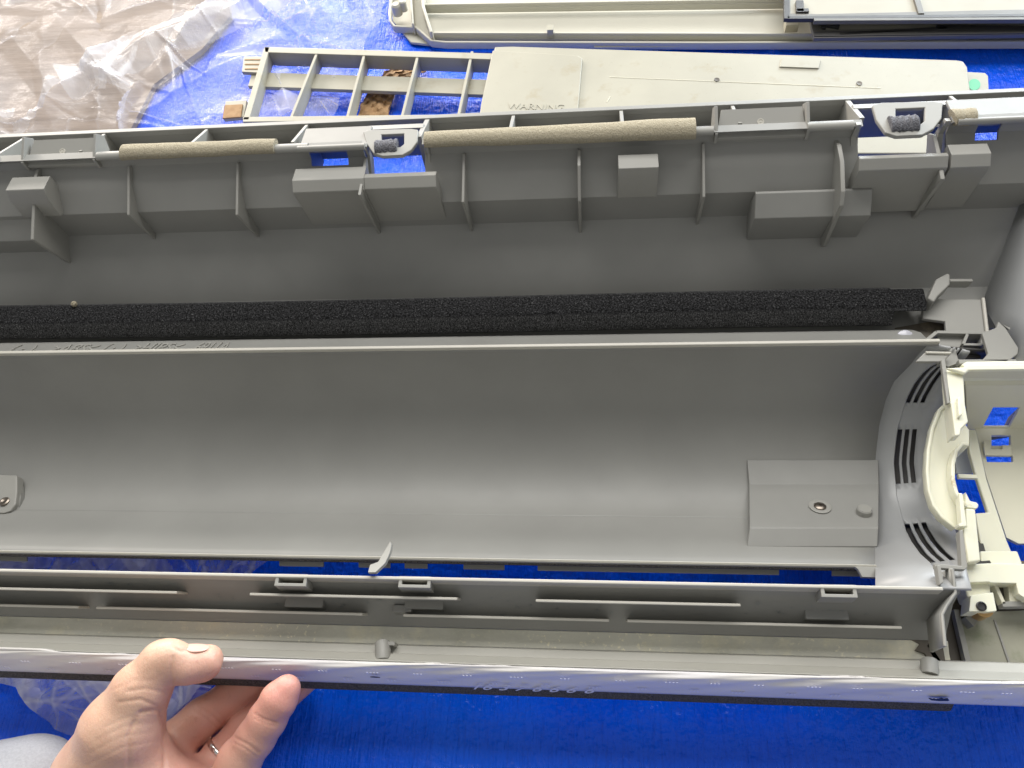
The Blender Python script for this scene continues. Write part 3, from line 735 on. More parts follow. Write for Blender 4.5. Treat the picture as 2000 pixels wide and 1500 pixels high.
# little translucent button and glossy sliver near the lip
part(lathe, "clear_button", P(1766, 662, .038), (0, -.4, 1), [(.0058, -.001), (.0055, .0022), (.0035, .0036), (.0001, .004)], simple("milky_button", (.5, .5, .55), .25), seg=24)
part(flat, "pale_label", [(1714, 661), (1748, 661), (1748, 670), (1713, 670)], .044, .0006, simple("pale_blue_label", (.55, .62, .62), .3), bevel=0)
# uprights beside the cream bracket
part(flat, "flange_web", [(1838, 702), (1846, 700), (1858, 786), (1850, 788)], .060, .003, GE)
part(flat, "flange_web", [(1874, 1036), (1881, 1034), (1890, 1108), (1886, 1112), (1832, 1108), (1831, 1101), (1878, 1105)], .054, .005, GE)
part(flat, "vent_end_bar", [(1825, 1101), (1886, 1108), (1886, 1113), (1826, 1109)], .0545, .003, GE, bevel=.0004)
part(flat, "corner_web", [(1830, 1103), (1837, 1104), (1843, 1138), (1836, 1142)], .059, .005, GE)
part(tube, "corner_web", [P(1860, 1112, .0565), P(1863, 1135, .0565), P(1866, 1158, .0565), P(1849, 1182, .0565), P(1840, 1200, .0565), P(1846, 1262, .0565)], .0009, GE)
vs = []
for x, y in ((1858, 1110), (1862, 1135), (1865, 1158), (1848, 1183), (1838, 1200), (1845, 1262)):
    vs.append(P(x, y, .056)); vs.append(P(x-26, y+12, .034))
me = mesh(vs, [[2*i, 2*i+1, 2*i+3, 2*i+2] for i in range(5)])
o = part(link, "corner_skin", me, GE, smooth=20); s = o.modifiers.new("solid", 'SOLIDIFY'); s.thickness = .0016; s.offset = 0
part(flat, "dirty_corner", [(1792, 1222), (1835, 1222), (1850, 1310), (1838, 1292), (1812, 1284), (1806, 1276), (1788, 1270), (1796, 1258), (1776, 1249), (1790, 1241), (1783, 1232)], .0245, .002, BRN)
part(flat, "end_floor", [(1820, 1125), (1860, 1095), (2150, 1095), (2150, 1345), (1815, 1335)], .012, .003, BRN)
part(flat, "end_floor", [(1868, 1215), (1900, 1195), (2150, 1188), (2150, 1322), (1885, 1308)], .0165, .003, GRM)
part(bar, "floor_seam", P(1943, 1210, .0175), P(1980, 1318, .0175), .0012, .002, GE)
part(slab, "floor_gusset", [[P(x, y, .024) for x, y in ((1885, 1205), (1912, 1195), (1925, 1190), (1902, 1224))]], (0, 0, -.008), G)
part(bar, "floor_seam", P(1868, 1190, .018), P(1895, 1308, .018), .003, .005, GE)

# ---------------- cream motor bracket
B = bpy.data.objects.new("motor_bracket", None); COL.objects.link(B); B.parent = A; B.matrix_parent_inverse = A.matrix_world.inverted()
B['label'] = 'cream translucent plastic motor bracket screwed into the right end'
bpy.context.view_layer.update()
def cream(fn, *a, **k): k['parent'] = B; return part(fn, *a, **k)
# half ring: outer skirt, face and inner collar
outer = [(1852, 785), (1836, 800), (1822, 836), (1814, 880), (1812, 920), (1815, 955), (1824, 985), (1840, 1008), (1868, 1030), (1888, 1031)]
inner = [(1893, 868), (1880, 866), (1868, 880), (1862, 905), (1862, 935), (1868, 960), (1878, 978), (1890, 988)]
cream(flat, "ring_face", outer+[(1888, 985)]+inner[::-1]+[(1893, 840), (1860, 790)], .036, .003, CR, bevel=.0010)
def band(name, pts, z0, z1, th, mat):
    vs = []
    for x, y in pts: a = P(x, y, z0); vs += [a, Vector((a.x, a.y, z1))]
    o = cream(link, name, mesh(vs, [[2*i, 2*i+1, 2*i+3, 2*i+2] for i in range(len(pts)-1)]), mat, smooth=40)
    s = o.modifiers.new("solid", 'SOLIDIFY'); s.thickness = th; s.offset = 0; b = o.modifiers.new("bevel", 'BEVEL'); b.width = .0005; b.segments = 2; b.limit_method = 'ANGLE'
band("ring_skirt", outer[:-1], .0375, .031, .002, CR)
band("ring_collar", inner, .043, .020, .0022, CR)
cream(flat, "bracket_post", [(1847, 718), (1882, 716), (1886, 790), (1892, 824), (1878, 838), (1876, 850), (1866, 852), (1858, 790), (1852, 782)], .060, .008, CR, bevel=.001)
cream(flat, "post_web", [(1870, 775), (1876, 775), (1880, 810), (1873, 814)], .063, .006, CR, bevel=.0008)
cream(flat, "post_web", [(1856, 788), (1862, 788), (1868, 850), (1862, 853)], .058, .010, CR, bevel=.0008)
band("bracket_rim", [(1884, 717), (1892, 712), (2150, 709)], .062, .040, .0045, CR)
cream(flat, "rim_cap", [(1847, 718), (1882, 716), (1892, 711), (2150, 708), (2150, 719), (1895, 722), (1886, 730)], .0635, .003, CR, bevel=.0012)
# inner box walls stepping down
bw = [P(1884, 726, .060), P(2150, 724, .060), P(2150, 742, .046), P(1885, 742, .046), P(1886, 752, .044), P(2150, 752, .044), P(2150, 838, .004), P(1890, 836, .004)]
holeA = [(1940, 796), (1990, 796), (1974, 836), (1920, 836)]
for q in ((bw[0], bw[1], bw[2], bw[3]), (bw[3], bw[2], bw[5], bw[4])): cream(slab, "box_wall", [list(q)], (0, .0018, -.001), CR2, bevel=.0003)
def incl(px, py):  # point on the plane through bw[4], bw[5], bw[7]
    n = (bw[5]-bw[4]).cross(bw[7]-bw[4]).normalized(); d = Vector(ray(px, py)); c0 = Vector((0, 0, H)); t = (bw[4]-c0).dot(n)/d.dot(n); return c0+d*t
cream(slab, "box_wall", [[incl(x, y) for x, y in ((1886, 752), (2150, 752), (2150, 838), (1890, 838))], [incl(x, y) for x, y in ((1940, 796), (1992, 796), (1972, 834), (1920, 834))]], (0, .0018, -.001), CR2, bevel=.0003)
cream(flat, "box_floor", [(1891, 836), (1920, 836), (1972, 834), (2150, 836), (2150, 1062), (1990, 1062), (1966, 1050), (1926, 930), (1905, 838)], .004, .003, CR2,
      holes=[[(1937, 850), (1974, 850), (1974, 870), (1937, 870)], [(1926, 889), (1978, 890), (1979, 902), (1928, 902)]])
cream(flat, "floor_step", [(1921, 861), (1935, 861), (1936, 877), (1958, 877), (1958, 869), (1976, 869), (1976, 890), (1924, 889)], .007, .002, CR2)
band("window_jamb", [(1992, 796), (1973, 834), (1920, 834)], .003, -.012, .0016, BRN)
cream(flat, "window_sill", [(1921, 838), (1972, 836), (1972, 852), (1921, 861)], -.002, .002, G)
cream(flat, "collar_strut", [(1891, 838), (1906, 838), (1926, 930), (1966, 1052), (1990, 1110), (1925, 1112), (1918, 1078), (1905, 1002), (1930, 1000), (1905, 925), (1893, 880)], .012, .004, CR, bevel=.001,
      )
cream(flat, "strut_bar", [(1871, 925), (1908, 927), (1910, 934), (1873, 933)], .020, .003, CR)
cream(flat, "pale_floor", [(1862, 838), (1890, 838), (1900, 925), (1868, 925)], .001, .002, simple("pale_grey_plate", (.42, .44, .45), .3))
cream(flat, "curved_lip", [(1886, 960), (1895, 978), (1908, 981), (1912, 986), (1910, 992), (1900, 993), (1886, 990)], .040, .006, CR, bevel=.001)
cream(flat, "bracket_post", [(1873, 962), (1880, 963), (1888, 1028), (1874, 1029), (1872, 1022), (1878, 1022)], .045, .006, CR, bevel=.0006)
cream(flat, "bracket_post", [(1886, 992), (1905, 994), (1911, 1046), (1916, 1096), (1892, 1100), (1882, 1034), (1888, 1030)], .042, .012, CR, bevel=.001)
cream(flat, "cross_arm", [(1914, 1076), (1988, 1076), (1998, 1102), (1916, 1104)], .026, .006, CR, bevel=.001)
cream(flat, "cross_arm", [(1886, 1102), (1934, 1100), (2150, 1104), (2150, 1180), (2008, 1172), (1990, 1160), (1985, 1139), (1934, 1138), (1932, 1136), (1888, 1138)], .036, .010, CR, bevel=.0012)
cream(flat, "bracket_foot", [(1872, 1114), (1888, 1112), (1934, 1134), (1936, 1155), (1938, 1170), (1893, 1172)], .031, .014, CR, bevel=.0012)
cream(flat, "screw_foot", [(1896, 1163), (1940, 1157), (1947, 1193), (1932, 1195), (1904, 1194), (1893, 1194)], .036, .012, CR, bevel=.001)
cream(lathe, "brass_insert", P(1917, 1190, .029), (0, 0, 1), [(.0050, -.006), (.0050, .003), (.0026, .003), (.0024, -.001)], BRS)
cream(lathe, "screw_hole", P(1917, 1184, .0367), (0, 0, 1), [(.0026, -.006), (.0026, .0003), (.0021, .0005), (.0019, -.0002), (.0001, -.0003)], INK)
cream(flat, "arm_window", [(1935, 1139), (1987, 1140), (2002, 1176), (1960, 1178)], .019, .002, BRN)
cream(bar, "window_bar", P(1958, 1180, .030), P(2060, 1178, .030), .003, .006, GE)
cream(bar, "window_bar", P(1944, 1140, .030), P(1962, 1180, .030), .002, .006, CR2)
cream(bar, "window_bar", P(1978, 1142, .029), P(1982, 1176, .029), .005, .006, CR2)

# ------------------------------------------------------------------ water beads left after washing
def beads():
    vs = []; fs = []
    spots = [(219, 1137, .0024), (253, 1139, .0018), (283, 1141, .0010), (325, 1144, .0008), (108, 1133, .0009), (150, 1134, .0007), (733, 1154, .0012), (667, 1185, .0009), (1120, 1151, .0013), (1480, 1178, .0013),
             (1167, 1191, .0009), (1250, 1156, .0008), (430, 1166, .0011), (455, 1168, .0008), (1295, 1192, .0007), (960, 1168, .0008), (530, 1158, .0008)]
    for i in range(70): spots.append((random.uniform(20, 1700), 0, random.uniform(.0004, .0010)))
    for x, y, r in spots:
        t = random.uniform(.15, .95) if y == 0 else None
        if y == 0: v = fl[1][0]+(fl[2][0]-fl[1][0])*t; z = fl[1][1]+(fl[2][1]-fl[1][1])*t; p = Vector((U(x, v, z), v, z))
        else:
            zz = .04
            for _ in range(8):
                q = P(x, y, zz); tt = (q.y-fl[1][0])/(fl[2][0]-fl[1][0]); zz = fl[1][1]+(fl[2][1]-fl[1][1])*tt
            p = q
        n0 = len(vs)
        for a in range(4):
            ph_ = a/3*math.pi/2
            for k in range(10): an = k*math.pi/5; vs.append(p+Vector((math.cos(an)*r*math.cos(ph_), math.sin(an)*r*math.cos(ph_), r*.7*math.sin(ph_)+.0001)))
        for a in range(3):
            for k in range(10): fs.append([n0+a*10+k, n0+a*10+(k+1) % 10, n0+a*10+10+(k+1) % 10, n0+a*10+10+k])
    o = link("water_droplets", mesh(vs, fs), WATER, None, smooth=180)
    tag(o, 'scattered clear water beads clinging to the grey chamber floor by the fins', kind='stuff')
beads()

# ------------------------------------------------------------------ off-white ladder grille with cover panel
gz = TZ+.030
Lg = empty("grille_panel", P(900, 160, TZ), 'off-white ladder grille joined to a flat cover panel, lying just beyond the casing', 'grille panel')
def gp(fn, *a, **k): k['parent'] = Lg; return part(fn, *a, **k)
def quadbar(name, pts, z, th, mat=OW, **k): return gp(flat, name, pts, z, th, mat, bevel=.0006, **k)
quadbar("side_rail", [(516, 91), (965, 104), (965, 116), (517, 102)], gz, .016)
quadbar("side_rail", [(516, 91), (527, 92), (486, 234), (474, 234)], gz, .014)
quadbar("side_rail", [(474, 228), (960, 222), (960, 232), (474, 238)], gz, .008)
for xt, xb in ((620, 560), (713, 672), (818, 779), (922, 890)):
    gp(bar, "rung", P(xt, 100, gz-.0005), P(xb, 250, gz-.0005), .0026, .015, OW)
quadbar("slat", [(492, 140), (955, 155), (948, 185), (484, 168)], gz-.011, .004)
for pts in ([(476, 110), (514, 110), (508, 142), (472, 140)], [(440, 197), (482, 195), (476, 228), (436, 232)]):
    gp(flat, "end_lug", pts, gz-.008, .004, OW, bevel=.0005)
for k in range(3):
    gp(bar, "lug_ridge", P(478, 116+k*9, gz-.0075), P(508, 116+k*9, gz-.0075), .0016, .001, PAPER)
gp(flat, "stained_pad", [(438, 205), (474, 203), (470, 228), (434, 231)], gz-.0065, .0015, PAPER, bevel=.0004)
gp(flat, "cover_panel", [(966, 91), (1000, 90), (1420, 103), (1870, 117), (1882, 119), (1890, 130), (1898, 190), (1900, 300), (925, 300)], gz+.002, .012, OW, bevel=.0015)
gp(flat, "raised_cover", [(962, 98), (1128, 108), (1137, 113), (1137, 122), (1122, 300), (925, 300), (940, 200)], gz+.0045, .004, OW, bevel=.0009)
gp(flat, "sunken_step", [(1526, 112), (1604, 117), (1600, 133), (1522, 130)], gz+.0032, .002, OW, bevel=.0009)
gp(flat, "end_tab", [(1888, 140), (1924, 142), (1930, 148), (1932, 200), (1890, 200)], gz-.006, .004, OW, bevel=.0005)
gp(flat, "green_sticker", [(1903+12*math.cos(a), 165+11*math.sin(a)) for a in np.linspace(0, 2*math.pi, 24, endpoint=False)], gz-.0055, .0004, GRN, bevel=0)
for x, y in ((1400, 156), (1678, 163)):
    gp(lathe, "peg_hole", P(x, y, gz+.0021), (0, 0, 1), [(.0024, -.001), (.0024, .0005), (.0018, .0005), (.0013, .0003), (.0001, .0003)], BRN)
gp(bar, "moulded_line", P(1190, 150, gz+.0023), P(1720, 172, gz+.0023), .0006, .0005, CR2)
gp(bar, "moulded_line", P(1185, 200, gz+.0023), P(1192, 188, gz+.0023), .0006, .0005, CR2)
x = (P(1060, 212, gz)-P(990, 210, gz)).normalized()
o = words("embossed_word", "WARNING", P(991, 212, gz+.0046), x, (0, 1, 0), .0105, OW, Lg, .00025)
R = Matrix((x, Vector((-x.y, x.x, 0)), Vector((0, 0, 1)))).transposed().to_4x4(); R.translation = P(991, 212, gz+.0047); o.matrix_basis = Lg.matrix_world.inverted() @ R
# crumpled brown paper under the grille
def paper():
    r = np.random.default_rng(5); L = [(695, 245), (705, 200), (722, 178), (752, 140), (790, 126), (828, 124)]; Rr = [(752, 250), (765, 205), (772, 182), (805, 152), (832, 140), (842, 126)]
    vs = []; n = 30; m = 14
    for i in range(n+1):
        t = i/n*(len(L)-1); k = min(int(t), len(L)-2); f = t-k
        a = Vector((L[k][0]*(1-f)+L[k+1][0]*f, L[k][1]*(1-f)+L[k+1][1]*f)); b = Vector((Rr[k][0]*(1-f)+Rr[k+1][0]*f, Rr[k][1]*(1-f)+Rr[k+1][1]*f))
        for j in range(m+1):
            q = a.lerp(b, j/m)+Vector((r.normal(0, 1), r.normal(0, 1))); z = TZ+.004+.0035*abs(math.sin(i*.9+j*.35))+.002*abs(math.sin(j*.8-i*.4))
            vs.append(P(q.x, q.y, z))
    fs = [[i*(m+1)+j, i*(m+1)+j+1, (i+1)*(m+1)+j+1, (i+1)*(m+1)+j] for i in range(n) for j in range(m)]
    me = mesh(vs, fs)
    if me.polygons[0].normal.z < 0: me.flip_normals()
    o = link("brown_paper", me, PAPER, smooth=25); s = o.modifiers.new("solid", 'SOLIDIFY'); s.thickness = .0003
    tag(o, 'crumpled scrap of brown paper on the tarp under the ladder grille', 'paper')
paper()

# ------------------------------------------------------------------ white front panel and filters
Wp = empty("front_panel", P(1300, 30, TZ), 'long white plastic front panel lying inside-up at the top', 'appliance panel')
def wp(fn, *a, **k): k['parent'] = Wp; return part(fn, *a, **k)
wz = TZ+.004
wp(flat, "panel_base", [(785, -260), (772, -60), (766, 12), (766, 40), (802, 82), (840, 86), (1400, 86), (2300, 81), (2300, -260)], wz, .003, WH, bevel=.001)
def wband(name, pts, z0, z1, th, mat=WH):
    vs = []
    for (x, y) in pts: a = P(x, y, z0); vs += [a, Vector((a.x, a.y, z1))]
    o = wp(link, name, mesh(vs, [[2*i, 2*i+1, 2*i+3, 2*i+2] for i in range(len(pts)-1)]), mat, smooth=50)
    s = o.modifiers.new("solid", 'SOLIDIFY'); s.thickness = th; s.offset = 0
    b = o.modifiers.new("bevel", 'BEVEL'); b.width = .0008; b.segments = 2; b.limit_method = 'ANGLE'
    return o
wband("panel_rim", [(776, -220), (768, -40), (760, 25), (762, 38), (770, 50), (812, 52), (842, 78), (870, 81), (1400, 82), (2300, 78)], TZ+.012, TZ+.004, .0026)
wband("panel_ridge", [(846, 63), (1590, 65)], TZ+.016, TZ+.004, .0022)
wband("panel_ridge", [(822, -60), (826, 10), (842, 62)], TZ+.020, TZ+.004, .003)
wband("panel_ridge", [(800, -60), (803, 4), (806, 46)], TZ+.018, TZ+.004, .002)
wband("panel_ridge", [(830, 8), (1540, -3)], TZ+.016, TZ+.006, .0024)
wband("panel_ridge", [(830, 14), (1540, 4)], TZ+.013, TZ+.006, .0016)
wp(lathe, "hinge_knob", P(774, 14, TZ+.022), (0, 0, 1), [(.005, -.008), (.005, .002), (.0035, .004), (.0001, .004)], WH)
wp(lathe, "hinge_knob", P(786, 6, TZ+.024), (0, 0, 1), [(.004, -.008), (.004, .002), (.0028, .003), (.0001, .003)], WH)
wp(box, "clip_stub", P(1075, 62, TZ+.016), (.006, .008, .010), OW)
wp(box, "clip_stub", P(1545, 50, TZ+.012), (.012, .010, .008), MESHM)
wp(flat, "panel_base", [(1160, 86), (1880, 68), (1890, 76), (1500, 90), (1160, 92)], wz+.004, .002, WH, bevel=.0006)

def filt(name, label, fr, z, bars, inner, group=None, th=.003):
    e = empty(name, P(*fr[0], z), label, 'filter', 'black-framed mesh filters on the white panel')
    k = dict(parent=e)
    part(flat, "frame", fr, z, th, SMOKE, holes=[inner], bevel=.0005, parent=e)
    part(flat, "filter_mesh", [(x+(-3 if x < 1700 else 3), y+(-3 if y < 10 else 3)) for x, y in inner], z-.0015, .0006, MESHM, bevel=0, parent=e)
    for a, b, wd, mt in bars: part(bar, "frame_bar", P(*a, z+.001), P(*b, z+.001), wd, .004, mt, parent=e)
    return e
filt("air_filter", 'lower black-framed mesh filter, its black bar showing below the other one', [(1578, 20), (1590, 74), (2300, 62), (2300, 20)], TZ+.026,
     [((1590, 66), (2000, 60), .0065, BK), ((1640, 66), (1850, 54), .004, BK), ((1830, 52), (2250, 58), .006, BK), ((1600, 44), (1640, 50), .005, BK), ((1610, 36), (1608, 54), .005, BK)],
     [(1600, 38), (1607, 58), (2200, 48), (2200, 30)], th=.004)
filt("air_filter", 'upper black-framed mesh filter resting on the other filter at the top right', [(1530, -240), (1533, 36), (1600, 37), (2300, 22), (2300, -240)], TZ+.036,
     [((1780, -40), (1800, 26), .005, SMOKE), ((1536, -60), (1537, 36), .005, BK), ((1538, 34), (2250, 27), .004, BK), ((1556, 20), (1580, 19), .005, BK), ((1562, 0), (1563, 22), .007, BK), ((1590, 38), (2250, 34), .0035, SMOKE)],
     [(1542, -220), (1544, 26), (1600, 27), (2260, 12), (2260, -220)])

# ------------------------------------------------------------------ the hand
def smin(a, b, k):
    h = np.clip(.5+.5*(b-a)/k, 0, 1); return b*(1-h)+a*h-k*h*(1-h)
def hand():
    def jp(px, py, z, r):
        p = P(px, py, z); return np.array(p), r*depth(p)/F
    chains = dict(
        thumb=[(215, 1505, .030, 92), (238, 1425, .048, 77), (275, 1350, .058, 55), (317, 1294, .063, 41), (364, 1300, .060, 34), (402, 1294, .056, 29), (408, 1286, .055, 25)],
        index=[(300, 1530, .004, 56), (330, 1462, .002, 44), (395, 1402, .000, 37), (455, 1360, -.002, 35), (520, 1310, .000, 31), (560, 1280, .004, 27)],
        middle=[(320, 1560, -.004, 50), (352, 1485, -.012, 36), (412, 1412, -.018, 32), (478, 1362, -.020, 30), (560, 1310, -.012, 25)],
        ring=[(390, 1560, .002, 44), (424, 1478, -.004, 31), (480, 1420, -.004, 31), (545, 1368, -.003, 30), (596, 1328, .000, 26)],
        pinky=[(440, 1560, .010, 52), (468, 1484, .022, 41), (500, 1440, .030, 37), (522, 1405, .036, 36), (545, 1366, .042, 34), (560, 1345, .044, 27)])
    palm = [((190, 1560, .018, 95), (330, 1600, .008, 95)), ((210, 1510, .026, 86), (160, 1680, .01, 100)), ((330, 1570, .004, 85), (430, 1600, .004, 70)), ((200, 1600, .014, 100), (60, 1850, -.002, 105)),
            ((190, 1600, .014, 95), (230, 1850, -.002, 95)), ((270, 1490, .030, 60), (300, 1570, .022, 70))]
    pts = [jp(*c)[0] for ch in chains.values() for c in ch]+[jp(*c)[0] for ab in palm for c in ab]
    pts = np.array(pts); lo = pts.min(0)-.032; hi = pts.max(0)+.032; lo[1] = max(lo[1], P(200, 1760, 0).y)
    h = .00095
    n = np.ceil((hi-lo)/h).astype(int)
    gx, gy, gz_ = [lo[i]+h*np.arange(n[i], dtype=np.float32) for i in range(3)]
    Pg = np.stack(np.meshgrid(gx, gy, gz_, indexing='ij'), -1).astype(np.float32)
    def cap(a, ra, b, rb):
        a = a.astype(np.float32); ba = (b-a).astype(np.float32); pa_ = Pg-a; t = np.clip((pa_ @ ba)/float(ba @ ba), 0, 1)
        return np.linalg.norm(pa_-t[..., None]*ba, axis=-1)-(ra+(rb-ra)*t)
    fields = []
    for nm, ch in chains.items():
        J = [jp(*c) for c in ch]; d = None
        for (a, ra), (b, rb) in zip(J[:-1], J[1:]):
            c = cap(a, ra, b, rb); d = c if d is None else smin(d, c, .0035)
        if nm == 'thumb':                                     # soft pad and knuckle bulge
            a, ra = jp(335, 1281, .066, 31); d = smin(d, np.linalg.norm(Pg-a.astype(np.float32), axis=-1)-ra, .004)
            a, ra = jp(392, 1303, .052, 27); d = smin(d, np.linalg.norm(Pg-a.astype(np.float32), axis=-1)-ra, .005)
        fields.append((nm, d))
    pal = None
    for a, b in palm:
        (pa1, r1), (pb1, r2) = jp(*a), jp(*b); c = cap(pa1, r1, pb1, r2); pal = c if pal is None else smin(pal, c, .014)
    total = smin(pal, fields[0][1], .010)
    fing = fields[1][1]
    for nm, d in fields[2:]: fing = np.minimum(fing, d)
    total = smin(total, fing, .0055)
    D = total
    # naive surface nets
    s = D < 0
    c8 = sum(s[i:s.shape[0]-1+i, j:s.shape[1]-1+j, k:s.shape[2]-1+k].astype(np.int8) for i in (0, 1) for j in (0, 1) for k in (0, 1))
    act = (c8 > 0) & (c8 < 8); idx = -np.ones(act.shape, np.int64); cells = np.argwhere(act); idx[act] = np.arange(len(cells))
    acc = np.zeros((len(cells), 3)); cnt = np.zeros(len(cells))
    corners = [(i, j, k) for i in (0, 1) for j in (0, 1) for k in (0, 1)]
    val = {c: D[cells[:, 0]+c[0], cells[:, 1]+c[1], cells[:, 2]+c[2]] for c in corners}
    for a in corners:
        for ax in range(3):
            if a[ax] == 0:
                b = list(a); b[ax] = 1; b = tuple(b); va, vb = val[a], val[b]; m = (va < 0) != (vb < 0)
                t = np.where(m, va/(va-vb+1e-12), 0)
                p = np.array(a, float)[None]+0*acc; p[:, ax] += t; acc[m] += p[m]; cnt[m] += 1
    vert = lo+h*(cells+acc/cnt[:, None])
    faces = []
    for ax in range(3):
        o1, o2 = [(1, 2), (2, 0), (0, 1)][ax]
        sl = [slice(1, -1)]*3; sl[ax] = slice(0, -1); sh = list(sl); sh[ax] = slice(1, None)
        A0 = s[tuple(sl)]; B0 = s[tuple(sh)]
        e = np.argwhere(A0 != B0); off = np.array([1, 1, 1]); off[ax] = 0; e = e+off
        inside = s[e[:, 0], e[:, 1], e[:, 2]]
        def g(d1, d2):
            q = e.copy(); q[:, o1] -= d1; q[:, o2] -= d2; return idx[q[:, 0], q[:, 1], q[:, 2]]
        q = np.stack([g(1, 1), g(0, 1), g(0, 0), g(1, 0)], 1); q[~inside] = q[~inside][:, ::-1]
        faces.append(q[(q >= 0).all(1)])
    faces = np.concatenate(faces)
    # smooth a little
    nb = np.zeros_like(vert); c_ = np.zeros(len(vert))
    def lap(v):
        nb[:] = 0; c_[:] = 0
        for i in range(4):
            a, b = faces[:, i], faces[:, (i+1) % 4]
            np.add.at(nb, a, v[b]); np.add.at(c_, a, 1)
        return nb/np.maximum(c_, 1)[:, None]
    for _ in range(3): vert = vert*.4+lap(vert)*.6
    # skin creases: press grooves into the surface along lines seen on the hand
    nrm = np.zeros_like(vert); fn = np.cross(vert[faces[:, 1]]-vert[faces[:, 0]], vert[faces[:, 2]]-vert[faces[:, 0]])
    for i in range(4): np.add.at(nrm, faces[:, i], fn)
    nrm /= np.linalg.norm(nrm, axis=1)[:, None]+1e-12
    c = vert @ np.stack([AX, AY, AZ])[:3]-H*AZ
    X2 = 1000+F*c[:, 0]/-c[:, 2]; Y2 = 750-F*c[:, 1]/-c[:, 2]
    view = _n(np.array([0, 0, H])-vert.mean(0)); front = (nrm @ view) > .05
    creases = [([(338, 1284), (333, 1310), (336, 1335)], 3.2, .0007), ([(338, 1264), (352, 1272), (372, 1268)], 3, .0004), ([(250, 1350), (285, 1345), (318, 1352), (338, 1368)], 3, .0004),
               ([(232, 1372), (275, 1366), (316, 1384)], 3.2, .0005), ([(275, 1392), (295, 1388), (312, 1388), (322, 1420), (322, 1500)], 4.5, .0010),
               ([(262, 1410), (250, 1440), (252, 1500)], 5, .0006), ([(205, 1420), (250, 1400), (300, 1398)], 3, .00035), ([(190, 1445), (240, 1420), (300, 1412)], 3, .00035),
               ([(178, 1470), (235, 1440), (300, 1430)], 3, .00035), ([(170, 1495), (235, 1462), (310, 1446)], 3, .00035), ([(215, 1350), (260, 1330), (300, 1328)], 3, .0003),
               ([(385, 1380), (410, 1395), (428, 1412)], 3, .0006), ([(378, 1388), (403, 1404), (420, 1420)], 2.5, .0004),
               ([(498, 1395), (515, 1405), (540, 1412)], 2.6, .0007), ([(496, 1403), (520, 1414), (538, 1418)], 2.2, .0004), ([(440, 1418), (432, 1400), (418, 1385)], 2.4, .0003), ([(460, 1442), (485, 1455), (505, 1470)], 3, .0007), ([(456, 1450), (480, 1463), (500, 1478)], 2.5, .0004)]
    disp = np.zeros(len(vert))
    for line, wd, dep in creases:
        best = np.full(len(vert), 1e9)
        for (x0, y0), (x1, y1) in zip(line[:-1], line[1:]):
            dx, dy = x1-x0, y1-y0; t = np.clip(((X2-x0)*dx+(Y2-y0)*dy)/(dx*dx+dy*dy), 0, 1)
            best = np.minimum(best, np.hypot(X2-x0-t*dx, Y2-y0-t*dy))
        disp += (.45 if wd == 3 and dep < .0004 else 1.0)*dep*np.exp(-(best/wd)**2)
    vert = vert-nrm*(disp*front)[:, None]
    me = bpy.data.meshes.new("hand"); me.from_pydata(vert.tolist(), [], faces.tolist()); me.update()
    # redness of fingertips and palm as a stored tint
    red = np.zeros(len(vert))
    for px, py, r, a in ((560, 1335, 40, .9), (410, 1300, 40, .7), (520, 1395, 50, .6), (360, 1510, 70, .9), (450, 1400, 60, .6), (345, 1345, 30, .5), (420, 1440, 60, .5), (600, 1350, 60, .9)):
        red += .55*a*np.exp(-((X2-px)**2+(Y2-py)**2)/(2*r*r))
    at = me.attributes.new('red', 'FLOAT', 'POINT'); at.data.foreach_set('value', np.clip(red, 0, 1).astype(np.float32))
    return me
m, t, b = nt("skin"); c = coords(t)
base = ramp(t, noise(t, c, 45, 5, .6), [(.3, (.62, .375, .265)), (.7, (.72, .475, .345))])
at = node(t, 'ShaderNodeAttribute'); at.attribute_name = 'red'
base = mix(t, at.outputs['Fac'], base, (.66, .31, .25))
base = mix(t, mapr(t, noise(t, c, 260, 3), .6, .75, 0, .25), base, (.45, .20, .15))
t.links.new(base, b.inputs['Base Color']); b.inputs['Roughness'].default_value = .42
b.inputs['Subsurface Weight'].default_value = .18; b.inputs['Subsurface Radius'].default_value = (1, .35, .18); b.inputs['Subsurface Scale'].default_value = .006
bump(t, b, noise(t, coords(t, (1, .45, 1)), 420, 5, .7), .5, .0007); bump(t, b, noise(t, c, 1800, 2), .35, .0002)
vo = node(t, 'ShaderNodeTexVoronoi'); vo.inputs['Scale'].default_value = 900; t.links.new(c, vo.inputs['Vector']); bump(t, b, vo.outputs['Distance'], .25, .0002)
SKIN = m
me = hand()
PE = empty("person", P(200, 1560, TZ), 'person reaching in with bare left hand gripping the casing edge, ring on finger', 'person')
o = part(link, "hand", me, SKIN, smooth=180, parent=PE)
NAIL = simple("nail", (.74, .47, .38), .3)
vs = []; n_, m_ = 14, 12                                       # thumbnail: curved plate on the far side of the tip
n0_, n1_ = P(362, 1299, .0600), P(411, 1291, .0553); nx = (n1_-n0_).normalized(); nup = Vector((0, 0, 1)); nup = (nup-nx*nup.dot(nx)).normalized(); naw = nup.cross(nx)
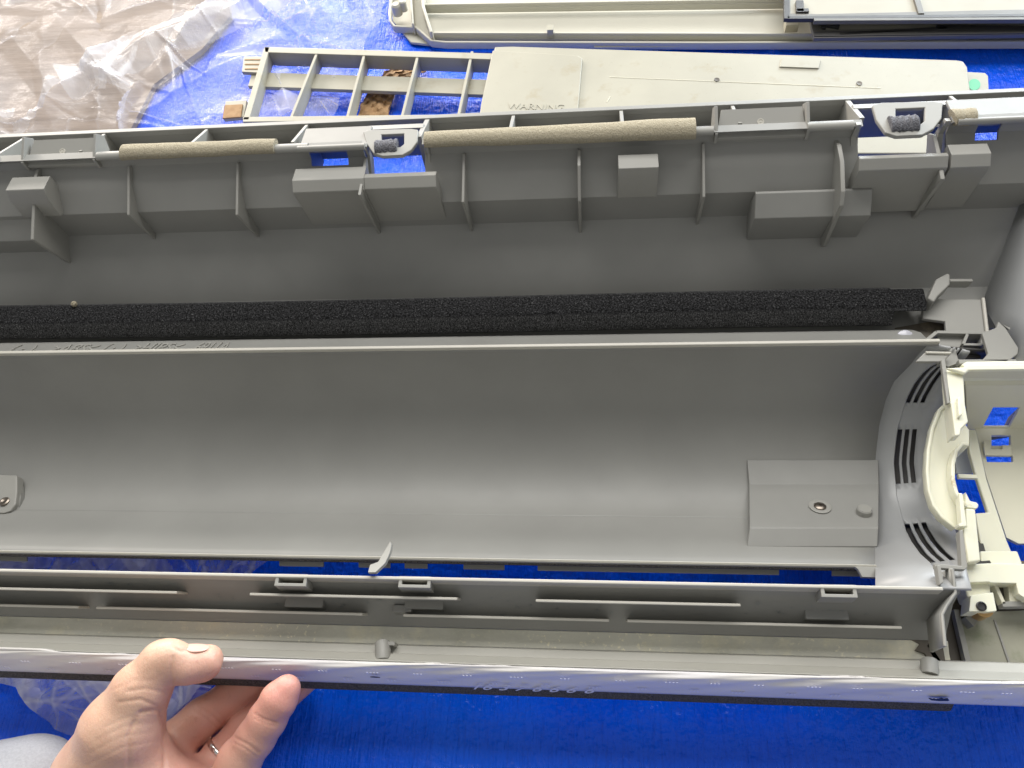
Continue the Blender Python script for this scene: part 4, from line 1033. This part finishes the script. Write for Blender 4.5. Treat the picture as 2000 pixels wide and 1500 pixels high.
for i in range(n_+1):
    q = n0_.lerp(n1_, i/n_); r_ = .0101-.0012*i/n_-.0014*(i/n_)**3
    for j in range(m_+1):
        a = math.radians(52+(j/m_-.5)*64*math.sqrt(max(0, 1-abs(2*i/n_-1)**2.6))+.0); vs.append(q+(nup*math.cos(a)+naw*math.sin(a))*(r_+.0003))
o = part(link, "thumbnail", mesh(vs, [[i*(m_+1)+j, i*(m_+1)+j+1, (i+1)*(m_+1)+j+1, (i+1)*(m_+1)+j] for i in range(n_) for j in range(m_)]), NAIL, smooth=180, parent=PE)
o.modifiers.new("solid", 'SOLIDIFY').thickness = .0006
# ring
ra, rb = P(424, 1478, -.004), P(480, 1420, -.004); ax = (rb-ra).normalized(); q = Vector((0, 0, 1)).rotation_difference(ax); vs = []; fs = []
R0 = 31*depth(ra)/F+.0006
for i in range(48):
    a = i*math.pi/24
    for k in range(10):
        bb = k*math.pi/5; rr = R0+.0009*math.cos(bb); vs.append(ra+ax*.0035+q @ Vector((rr*math.cos(a), rr*math.sin(a), .0017*math.sin(bb))))
for i in range(48):
    for k in range(10): fs.append([i*10+k, i*10+(k+1) % 10, ((i+1) % 48)*10+(k+1) % 10, ((i+1) % 48)*10+k])
part(link, "finger_ring", mesh(vs, fs), simple("silver", (.75, .73, .70), .18, 1.), smooth=180, parent=PE)
# pale trouser knee in the bottom left corner
CLOTH = fibre("pale_grey_cloth", (.55, .56, .60), (.68, .69, .73), 700, .0004, .9)
vs = []; fs = []; nk, ms = 26, 40
ka, kb = P(-170, 1640, -.01), P(150, 1560, -.012)
for i in range(nk+1):
    t_ = i/nk; cc = ka.lerp(kb, t_); rr = .045*math.sqrt(max(1e-4, 1-max(0, (t_-.55)/.45)**2))
    for k in range(ms):
        a = 2*math.pi*k/ms; w_ = 1+.02*math.sin(a*3+t_*6); vs.append(cc+Vector((0, math.cos(a)*rr*w_, math.sin(a)*rr*w_*.7)))
for i in range(nk):
    for k in range(ms): fs.append([i*ms+k, i*ms+(k+1) % ms, (i+1)*ms+(k+1) % ms, (i+1)*ms+k])
part(link, "trouser_leg", fixn(mesh(vs, fs)), CLOTH, smooth=180, parent=PE)
